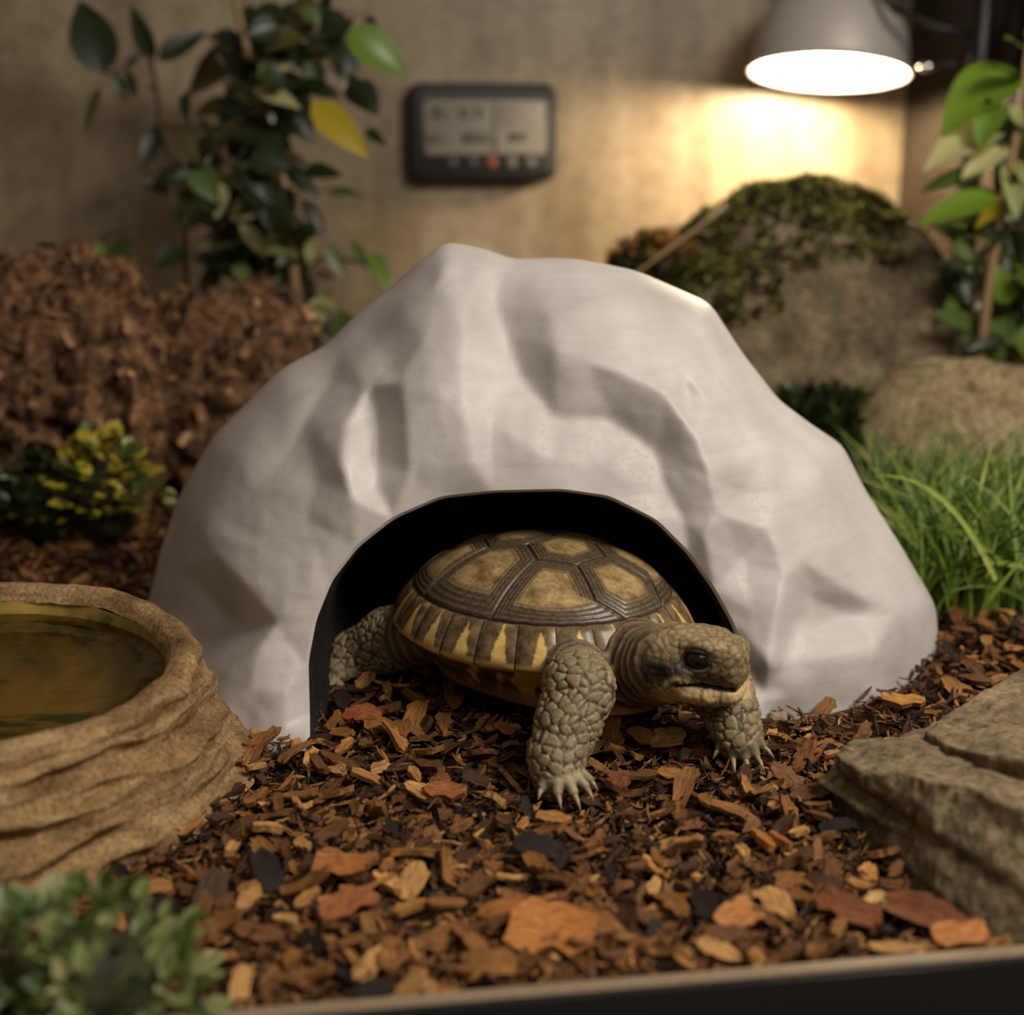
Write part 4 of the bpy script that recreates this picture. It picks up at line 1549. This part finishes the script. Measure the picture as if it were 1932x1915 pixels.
LM = {'dark': leaf_mat('dark_green_leaf', (26, 36, 17), (46, 58, 29)), 'mid': leaf_mat('mid_green_leaf', (58, 80, 30), (88, 110, 50)),
      'bright': leaf_mat('bright_green_leaf', (74, 110, 22), (112, 138, 40)), 'yellow': leaf_mat('yellow_leaf', (150, 136, 26), (182, 160, 42)),
      'olive': leaf_mat('olive_leaf', (66, 62, 26), (92, 86, 40)), 'pale': leaf_mat('pale_leaf', (146, 148, 100), (186, 178, 130)),
      'sedum': leaf_mat('sedum_leaf', (148, 140, 34), (196, 176, 66)), 'sage': leaf_mat('sage_leaf', (100, 122, 66), (160, 160, 102), .55)}


def leaf_mesh(mat, wid, fold=0.25, droop=0.3, nl=9):
    """unit-length leaf along +x, normal +z"""
    v, f = [], []
    for k in range(nl):
        q = k / (nl - 1)
        w = wid * 0.5 * (math.sin(math.pi * q ** 0.75) ** 0.85 if 0 < q < 1 else 0.02)
        z = -droop * q * q
        for y in (-1, -0.5, 0, 0.5, 1):
            v.append((q, y * w, z + abs(y) * w * fold + 0.015 * math.sin(q * 25) * abs(y)))
    for k in range(nl - 1):
        for j in range(4):
            f.append((k * 5 + j, (k + 1) * 5 + j, (k + 1) * 5 + j + 1, k * 5 + j + 1))
    m = bpy.data.meshes.new('leaf')
    m.from_pydata(v, [], f)
    m.materials.append(mat)
    m.polygons.foreach_set('use_smooth', [True] * len(m.polygons))
    return m


LV = {}
def get_leaf(key, wid):
    w = round(wid * 5) / 5.0
    if (key, w) not in LV:
        LV[(key, w)] = leaf_mesh(LM[key], w, rng.uniform(0.1, 0.35), rng.uniform(0.1, 0.35))
    return LV[(key, w)]


def put_leaf(parent, base, tip, key, wid, face=None):
    """leaf from base to tip (world cm)"""
    b, tp = Vector(base), Vector(tip)
    x = tp - b
    ln = x.length
    x.normalize()
    nrm = Vector(face if face else (rng.uniform(-.5, .5), -1.0 + rng.uniform(-.2, .5), 0.7 + rng.uniform(-.5, .5)))
    y = nrm.cross(x).normalized()
    z = x.cross(y)
    o = link('leaf', get_leaf(key, wid), parent)
    pl_ = Vector(parent.location) / CM
    p = b - pl_
    M4 = Matrix(((x.x, y.x, z.x, p.x * CM), (x.y, y.y, z.y, p.y * CM), (x.z, y.z, z.z, p.z * CM), (0, 0, 0, 1)))
    o.matrix_local = M4 @ Matrix.Scale(ln * CM, 4)
    return o


def stem(parent, pts, r0, r1, mat, name='stem'):
    P = [Vector(p) for p in pts]
    n = len(P)
    pl_ = Vector(parent.location) / CM
    v, f = tube([p - pl_ for p in P], [r0 + (r1 - r0) * i / (n - 1) for i in range(n)], 8)
    return obj(name, v, f, mat, parent)


M_STEM = plain('pale_brown_stem', (150, 122, 84), 0.6)
M_GSTEM = plain('green_stem', (72, 64, 34), 0.6)

# plant with long olive leaves, at the left
P1 = at(345, 520, 84)
vine1 = thing('climbing_plant', 'thin-stemmed plant with long drooping dark leaves at upper left', 'plant', (P1.x, P1.y, 0))
A = lambda x, y, d=84: at(x, y, d)
stem(vine1, [(P1.x, P1.y, -0.6), A(350, 430), A(335, 335), A(318, 290), A(302, 235), A(296, 170), A(284, 112)], 0.22, 0.12, M_GSTEM)
stem(vine1, [A(302, 236), A(340, 240), A(398, 246)], 0.10, 0.08, M_GSTEM)
stem(vine1, [A(284, 118), A(262, 100), A(235, 130), A(200, 140)], 0.08, 0.06, M_GSTEM)
for bx, by, tx, ty, key, w in ((196, 142, 150, -8, 'dark', .6), (292, 112, 240, 12, 'dark', .5), (298, 114, 386, 50, 'dark', .4), (462, 76, 345, 174, 'olive', .4), (236, 128, 256, 184, 'dark', .36),
                               (190, 162, 152, 248, 'olive', .22), (302, 238, 264, 312, 'dark', .36), (440, 192, 355, 208, 'olive', .36), (330, 330, 352, 362, 'dark', .6), (398, 246, 372, 220, 'olive', .5),
                               (296, 170, 276, 160, 'olive', .4), (322, 300, 350, 330, 'olive', .5), (238, 128, 262, 100, 'dark', .5), (210, 138, 240, 190, 'dark', .4)):
    put_leaf(vine1, A(bx, by, 84 + rng.uniform(-1, 1)), A(tx, ty, 84 + rng.uniform(-1, 1)), key, w, (rng.uniform(-.3, .3), -1, .3))

# bushy vine in front of the panel
P2 = at(545, 600, 80)
vine2 = thing('climbing_plant', 'bushy dark green vine with one yellow leaf beside the thermometer', 'plant', (P2.x, P2.y, 0))
A2 = lambda x, y, d=80: at(x, y, d)
stem(vine2, [(P2.x, P2.y, -0.6), A2(560, 560), A2(545, 430), A2(528, 330), A2(512, 262), A2(494, 205), A2(470, 110), A2(444, 0), A2(436, -60)], 0.32, 0.2, M_STEM)
stem(vine2, [A2(512, 265), A2(560, 180), A2(600, 90), A2(590, -20)], 0.14, 0.10, M_STEM)
stem(vine2, [A2(528, 330), A2(450, 400), A2(390, 480), A2(330, 490)], 0.14, 0.08, M_GSTEM)
stem(vine2, [A2(555, 520), A2(620, 480), A2(690, 500), A2(720, 530)], 0.13, 0.07, M_GSTEM)
stem(vine2, [A2(512, 265), A2(600, 210), A2(640, 230)], 0.10, 0.07, M_GSTEM)
for bx, by, tx, ty, key, w, dd in ((655, 60, 770, 124, 'bright', .6, 75), (588, 192, 692, 290, 'yellow', .5, 74.5), (660, 40, 560, 60, 'dark', .6, 80), (520, 190, 596, 262, 'dark', .6, 79), (505, 205, 480, 80, 'dark', .35, 80),
                                   (690, 245, 724, 268, 'dark', .3, 80), (600, 100, 660, 30, 'dark', .6, 80), (560, 150, 640, 180, 'mid', .45, 79), (700, 475, 735, 545, 'bright', .5, 79), (690, 500, 660, 450, 'mid', .4, 79),
                                   (615, 460, 652, 520, 'mid', .5, 79), (725, 520, 735, 545, 'pale', .7, 79), (330, 400, 375, 380, 'mid', .7, 80), (320, 410, 352, 428, 'bright', .6, 80), (345, 470, 290, 500, 'dark', .7, 80),
                                   (590, 560, 640, 640, 'pale', .6, 80.5), (540, 490, 560, 550, 'sage', .6, 80.5), (560, 500, 520, 570, 'sage', .6, 80.5)):
    put_leaf(vine2, A2(bx, by, dd), A2(tx, ty, dd - rng.uniform(0, 1.5)), key, w, (rng.uniform(-.2, .4), -1, .5))
spine = [(560, 20), (545, 90), (530, 160), (500, 230), (455, 300), (450, 360), (465, 420), (490, 480), (520, 540), (560, 590), (540, 640)]
PB2 = []
wts = ['dark'] * 12 + ['mid'] * 3 + ['olive'] * 2 + ['pale', 'sage']
for k in range(235):
    i = rng.randrange(len(spine) - 1); q = rng.random()
    x = spine[i][0] + q * (spine[i + 1][0] - spine[i][0]) + rng.gauss(0, 46)
    y = spine[i][1] + q * (spine[i + 1][1] - spine[i][1]) + rng.gauss(0, 22)
    if k % 8 == 0: x += rng.uniform(40, 120); y += 20
    ln = rng.uniform(42, 92); an = rng.uniform(0, 6.283)
    d0 = rng.uniform(76, 83) if y < 430 else rng.uniform(80, 83)
    PB2.append(A2(x, y, d0))
    put_leaf(vine2, A2(x, y, d0), A2(x + ln * math.cos(an), y + ln * abs(math.sin(an)) * (1 if rng.random() < .7 else -1), d0 + rng.uniform(-1.5, 0.5)), rng.choice(wts), rng.choice((.4, .55, .7)))
def petioles(parent, bases, stems):
    v_all, f_all = [], []
    pl_ = Vector(parent.location) / CM
    for b in bases:
        q = min((p for p in stems), key=lambda p: (p - b).length)
        v, f = tube([q - pl_, q.lerp(b, 0.5) + Vector((0, 0, 0.3)) - pl_, b - pl_], [0.06, 0.05, 0.035], 4, False)
        n0 = len(v_all)
        v_all += v; f_all += [tuple(i + n0 for i in k) for k in f]
    tag(obj('petioles', v_all, f_all, M_GSTEM, parent), None, None, None, 'stuff')


def along(pts, n=14):
    return [Vector(pts[i]).lerp(Vector(pts[i + 1]), k / n) for i in range(len(pts) - 1) for k in range(n)]


petioles(vine2, PB2, along([A2(560, 640), A2(560, 560), A2(545, 430), A2(528, 330), A2(512, 262), A2(494, 205), A2(470, 110), A2(444, 0)]) + along([A2(512, 265), A2(560, 180), A2(600, 90), A2(590, -20)])
         + along([A2(528, 330), A2(450, 400), A2(390, 480), A2(330, 490)]) + along([A2(555, 520), A2(620, 480), A2(690, 500), A2(720, 530)]))
# small seedling by the panel foot, left
P3 = at(205, 520, 82)
seed = thing('small_seedling', 'small bright green seedling behind the thick bark log', 'plant', (P3.x, P3.y, 0))
stem(seed, [(P3.x, P3.y, -0.6), A(215, 540, 82), A(205, 480, 82), A(195, 440, 82)], 0.12, 0.07, M_GSTEM)
for bx, by, tx, ty, key in ((205, 480, 158, 468, 'bright'), (205, 480, 250, 452, 'mid'), (198, 455, 180, 425, 'bright'), (212, 505, 268, 492, 'mid'), (212, 510, 200, 515, 'dark'), (200, 450, 222, 425, 'olive'), (214, 520, 250, 515, 'dark'), (208, 500, 165, 490, 'mid')):
    put_leaf(seed, A(bx, by, 82), A(tx, ty, 81), key, .6)

# plant at the right edge
P4 = at(1900, 560, 71)
vine3 = thing('broadleaf_plant', 'lamp-lit green leafy plant at the right edge behind the stone', 'plant', (P4.x, P4.y, 0))
A4 = lambda x, y, d=71: at(x, y, d)
stem(vine3, [(P4.x - 1.2, P4.y, -0.6), A4(1862, 560), A4(1880, 450), A4(1905, 330), A4(1925, 200), A4(1945, 60)], 0.3, 0.16, M_STEM)
stem(vine3, [(P4.x + 1.2, P4.y + 1, -0.6), A4(1935, 500, 72), A4(1960, 300, 72), A4(1950, 100, 72)], 0.3, 0.16, M_GSTEM)
for bx, by, tx, ty, key, w in ((1915, 130, 1788, 196, 'bright', .55), (1880, 190, 1850, 255, 'bright', .6), (1890, 235, 1750, 300, 'pale', .36), (1900, 270, 1820, 325, 'pale', .36), (1860, 320, 1735, 352, 'mid', .5), (1880, 370, 1740, 402, 'bright', .4),
                               (1905, 365, 1838, 425, 'yellow', .4), (1835, 400, 1765, 420, 'pale', .4), (1920, 150, 1870, 110, 'mid', .5), (1932, 70, 1960, 10, 'mid', .5), (1925, 90, 1905, 60, 'bright', .4),
                               (1910, 300, 1925, 380, 'sage', .5), (1920, 330, 1960, 380, 'pale', .5), (1880, 240, 1920, 290, 'mid', .6), (1905, 200, 1940, 240, 'sage', .6)):
    put_leaf(vine3, A4(bx, by, 71 + rng.uniform(-1, 1)), A4(tx, ty, 70 + rng.uniform(-1.5, 1)), key, w, (rng.uniform(-.5, .2), -0.7, 0.9))
PB4 = []
for k in range(70):
    x, y = rng.uniform(1800, 1990), rng.uniform(400, 650) if rng.random() < 0.75 else rng.uniform(180, 420)
    if y < 420: x = max(x, 1890)
    ln = rng.uniform(45, 95); an = rng.uniform(0, 6.283); d0 = rng.uniform(71, 75)
    PB4.append(A4(x, y, d0))
    put_leaf(vine3, A4(x, y, d0), A4(x + ln * math.cos(an), y + ln * math.sin(an), d0 - rng.uniform(0, 2)), rng.choice(['dark', 'dark', 'mid', 'mid', 'bright', 'dark']), rng.choice((.4, .55)))

petioles(vine3, PB4, along([A4(1862, 640), A4(1862, 560), A4(1880, 450), A4(1905, 330), A4(1925, 200)]) + along([A4(1930, 640, 72), A4(1935, 500, 72), A4(1960, 300, 72), A4(1950, 100, 72)]))

# ------------------------------------------------------------------ moss and small growth
def tuft_mesh(name, spots, mats, size, n_per=5, spread=1.0):
    """many tiny pointed leaflets growing at (position, normal)"""
    v, f, mi = [], [], []
    for p, nrm in spots:
        p, nrm = Vector(p), Vector(nrm)
        m_ = rng.randrange(len(mats))
        for _ in range(n_per):
            d = (nrm + Vector((rng.gauss(0, .6), rng.gauss(0, .6), rng.gauss(0, .5))) * spread).normalized()
            s = d.cross(Vector((rng.gauss(0, 1), rng.gauss(0, 1), rng.gauss(0, 1)))).normalized()
            ln = size * rng.uniform(0.6, 1.4)
            w = ln * 0.22
            b = len(v)
            v += [p - s * w * 0.3, p + s * w * 0.3, p + d * ln * 0.55 + s * w, p + d * ln * 0.55 - s * w, p + d * ln]
            f += [(b, b + 1, b + 2, b + 3), (b + 3, b + 2, b + 4)]
            mi += [m_, m_]
    m = mesh(name, [tuple(x) for x in v], f)
    m.polygons.foreach_set('use_smooth', [False] * len(m.polygons))
    for q in mats: m.materials.append(q)
    m.polygons.foreach_set('material_index', mi)
    return m


spots = []
bm_ = boulder.data
O = Vector((bc.x, 79, 0))
for vtx in bm_.vertices:
    co_, nn = vtx.co / CM, vtx.normal
    w = co_ + O
    px, py = to_px(w)
    msk = noise.noise(co_ * 0.35) * 0.7 + noise.noise(co_ * 1.1) * 0.45
    on_top = (px > 1300 and px < 1730 and py < 520 + 60 * noise.noise(co_ * 0.5))
    flank = px < 1500 and py < 640 - 0.25 * max(0, px - 1300)
    if nn.y < 0.5 and ((on_top and msk > -0.30) or (flank and msk > -0.22)) and rng.random() < 0.85:
        spots.append((tuple(co_), tuple(nn)))
M_MOSS = [leaf_mat('moss_dark', (40, 46, 18), (64, 66, 28), .7), leaf_mat('moss_mid', (84, 88, 34), (112, 112, 48), .7), leaf_mat('moss_light', (134, 132, 62), (166, 158, 82), .7)]
mo = link('moss', tuft_mesh('moss', spots, M_MOSS, 0.42, 8), boulder)
tag(mo, 'yellow-green moss', None, None, 'stuff')

# low moss cushion at the foot of the boulder with russet tips
def clump(name, label, px, py, d, rx, ry, rz, mats, n, size, cat='moss', n_per=6, z0=None):
    c0 = at(px, py, d)
    z0 = c0.z if z0 is None else z0
    o = thing(name, label, cat, (c0.x, d, 0))
    v, f = icosphere(3)
    core = [(a * rx * .85, b * ry * .85, max(-0.6, z0 + c * rz * .85 * (1 + .25 * noise.noise(Vector((a, b, c)) * 2)))) for a, b, c in v]
    obj('cushion', core, f, mats[0], o)
    sp = []
    for _ in range(n):
        u_ = Vector((rng.gauss(0, 1), rng.gauss(0, 1), abs(rng.gauss(0, 1)) - 0.1)).normalized()
        bump_ = 1 + 0.22 * noise.noise(u_ * 3.1 + Vector((px, py, 0)) * 0.01)
        p = Vector((u_.x * rx, u_.y * ry, u_.z * rz)) * bump_ * rng.uniform(0.86, 1.0)
        z = z0 + p.z
        if z < -0.4: continue
        sp.append(((p.x, p.y, z), tuple(u_)))
    s = link('leaflets', tuft_mesh('leaflets', sp, mats, size, n_per), o)
    tag(s, None, None, None, 'stuff')
    return o


M_RUSSET = leaf_mat('russet_leaf', (150, 92, 48), (190, 140, 74), .6)
clump('moss_cushion', 'low moss cushion with russet tips left of the mossy boulder', 1235, 530, 77.5, 2.4, 2.0, 2.6, [M_MOSS[0], M_MOSS[1], M_RUSSET], 260, 0.6)
clump('moss_cushion', 'dark moss patch between the cave and the buff stone', 1545, 800, 69, 2.4, 1.6, 3.2, [M_MOSS[0], LM['dark'], LM['mid']], 330, 1.3, 'moss', 6, 1.6)

# pale twig leaning on the mossy boulder
tw = thing('twig', 'thin pale dry twig leaning across the mossy boulder', 'twig', (0, 0, 0))
twp = [at(1205, 512, 74), at(1260, 470, 75), at(1310, 435, 75.8), at(1372, 388, 76.8)]
tw.location = Vector((twp[0].x, twp[0].y, 0)) * CM
stem(tw, [Vector((twp[0].x - 1.2, twp[0].y, -0.5))] + twp, 0.16, 0.12, M_STEM, 'shaft')
stem(tw, [twp[2], at(1330, 440, 75.6), at(1352, 436, 75.4)], 0.07, 0.04, M_STEM, 'side_shoot')


# rosette plants: leaf parts around short stems
def rosette(name, label, px, py, d, rx, ry, rz, keys, n, size, z0):
    c0 = at(px, py, d)
    o = thing(name, label, 'plant', (c0.x, d, 0))
    v, f = icosphere(2)
    obj('stem_cushion', [(a * rx * .7, b * ry * .7, max(-0.6, z0 + c * rz * .7)) for a, b, c in v], f, M_MOSS[0], o)
    if z0 - rz * .7 > -0.3: stem(o, [(c0.x, d, -0.6), (c0.x + .1, d, z0 * .5), (c0.x, d, z0)], 0.14, 0.10, M_GSTEM)
    C0 = Vector((c0.x, d, z0))
    for k in range(n):
        u_ = Vector((rng.gauss(0, 1), rng.gauss(0, 1) - 0.35, abs(rng.gauss(0, 1)) - 0.15)).normalized()
        p = C0 + Vector((u_.x * rx, u_.y * ry, u_.z * rz)) * rng.uniform(.8, 1.0)
        tp = p + (u_ * 0.8 + Vector((rng.gauss(0, .5), rng.gauss(0, .5), 0.35))).normalized() * size * rng.uniform(.7, 1.2)
        put_leaf(o, p, tp, rng.choice(keys), rng.choice((.6, .8)), (rng.gauss(0, .3), -0.3 + rng.gauss(0, .3), 1))
    return o


rosette('sedum', 'yellow-green sedum clump in front of the bark logs', 200, 925, 61.5, 2.3, 1.8, 3.0, ['sedum', 'sedum', 'olive', 'mid'], 200, 0.8, 1.9)
rosette('sedum', 'darker green sedum clump at the far left edge under the bark', 85, 950, 62, 2.1, 1.7, 2.4, ['mid', 'dark', 'dark', 'olive'], 160, 0.8, 1.4)
rosette('sedum', 'tiny green sprout touching the left side of the cave', 360, 862, 60, 0.8, 0.7, 0.7, ['mid', 'sage', 'pale'], 26, 0.6, 2.2)
rosette('foreground_plant', 'blurred pale green leafy plant in the lower left corner', 140, 1860, 25.0, 2.7, 1.9, 2.6, ['sage', 'sage', 'sage', 'mid', 'pale'], 295, 0.6, 0.7)

# ------------------------------------------------------------------ grass
gp = at(1800, 1000, 58)
grass = thing('grass_clump', 'bright green grass clump right of the cave', 'grass', (gp.x, gp.y, 0))
GO = Vector((gp.x, gp.y, 0))
M_GRASS = [leaf_mat('grass_dark', (48, 70, 20), (70, 92, 30), .5), leaf_mat('grass_mid', (84, 116, 32), (112, 140, 46), .5), leaf_mat('grass_light', (132, 156, 56), (170, 178, 84), .5)]


def blade_pts(b, ln, yaw, lean, n=6):
    pts = []
    for k in range(n):
        q = k / (n - 1)
        r = lean * ln * q * q
        pts.append(b + Vector((math.cos(yaw) * r, math.sin(yaw) * r, ln * (q - 0.35 * lean * q * q))))
    return pts


def blade(pts, w):
    v, f = [], []
    n = len(pts)
    side = (pts[-1] - pts[0]).cross(Vector((0, -1, 0.2)))
    side = side.normalized() if side.length > 1e-4 else Vector((1, 0, 0))
    for k, p in enumerate(pts):
        ww = w * (1 - (k / (n - 1)) ** 2) + 0.004
        v += [p - side * ww, p + Vector((0, 0.3 * ww, 0)), p + side * ww]
    for k in range(n - 1):
        f += [(k * 3, k * 3 + 1, k * 3 + 4, k * 3 + 3), (k * 3 + 1, k * 3 + 2, k * 3 + 5, k * 3 + 4)]
    return v, f


v_all, f_all, mi = [], [], []
for k in range(1500):
    px = rng.uniform(1620, 2060)
    d = rng.uniform(51.5, 63)
    x = (px - 966) / FPX * (d * 0.966 + 4.5)
    if px < 1720 and d < 50 + (1760 - px) * 0.06: continue
    b = Vector((x, d, -0.5)) - GO
    pts = blade_pts(b, rng.uniform(2.4, 7.4), rng.uniform(0, 6.283), rng.uniform(0.15, 1.0))
    v, f = blade(pts, rng.uniform(0.05, 0.10))
    o_ = len(v_all)
    v_all += v; f_all += [tuple(i + o_ for i in q) for q in f]
    mi += [rng.choices((0, 1, 2), (5, 5, 3))[0]] * len(f)
m = mesh('grass_blades', [tuple(p) for p in v_all], f_all)
for q in M_GRASS: m.materials.append(q)
m.polygons.foreach_set('material_index', mi)
tag(link('grass_blades', m, grass), None, None, None, 'stuff')
# long blades one can follow
LONG = [((1880, 1095, 50.5), (1770, 935, 52), (1640, 900, 53), 2), ((1890, 1060, 51), (1800, 1000, 52), (1720, 1005, 52.5), 1), ((1932, 1130, 49), (1860, 1105, 50), (1785, 1120, 50), 1),
        ((1900, 1000, 53), (1830, 950, 54), (1680, 945, 55), 1), ((1855, 1150, 48.5), (1890, 1100, 48.5), (1945, 1040, 49), 1), ((1800, 1040, 53), (1770, 960, 54), (1700, 880, 55), 1),
        ((1925, 1080, 51), (1910, 960, 52), (1905, 840, 53), 1), ((1840, 1060, 53), (1845, 950, 54), (1875, 830, 55), 2), ((1760, 1030, 54), (1720, 930, 55), (1660, 830, 57), 1), ((1945, 1075, 51), (1890, 1062, 51), (1840, 1070, 51), 2)]
for a, b, c, k in LONG:
    P_ = [at(*a) - GO, at(*b) - GO, at(*c) - GO]
    pts = [P_[0] * (1 - q) ** 2 + (P_[1] * 2 - (P_[0] + P_[2]) * 0.5) * 2 * q * (1 - q) + P_[2] * q * q for q in [i / 9 for i in range(10)]]
    v, f = blade(pts, 0.11)
    obj('grass_blade', [tuple(p) for p in v], f, M_GRASS[k], grass)
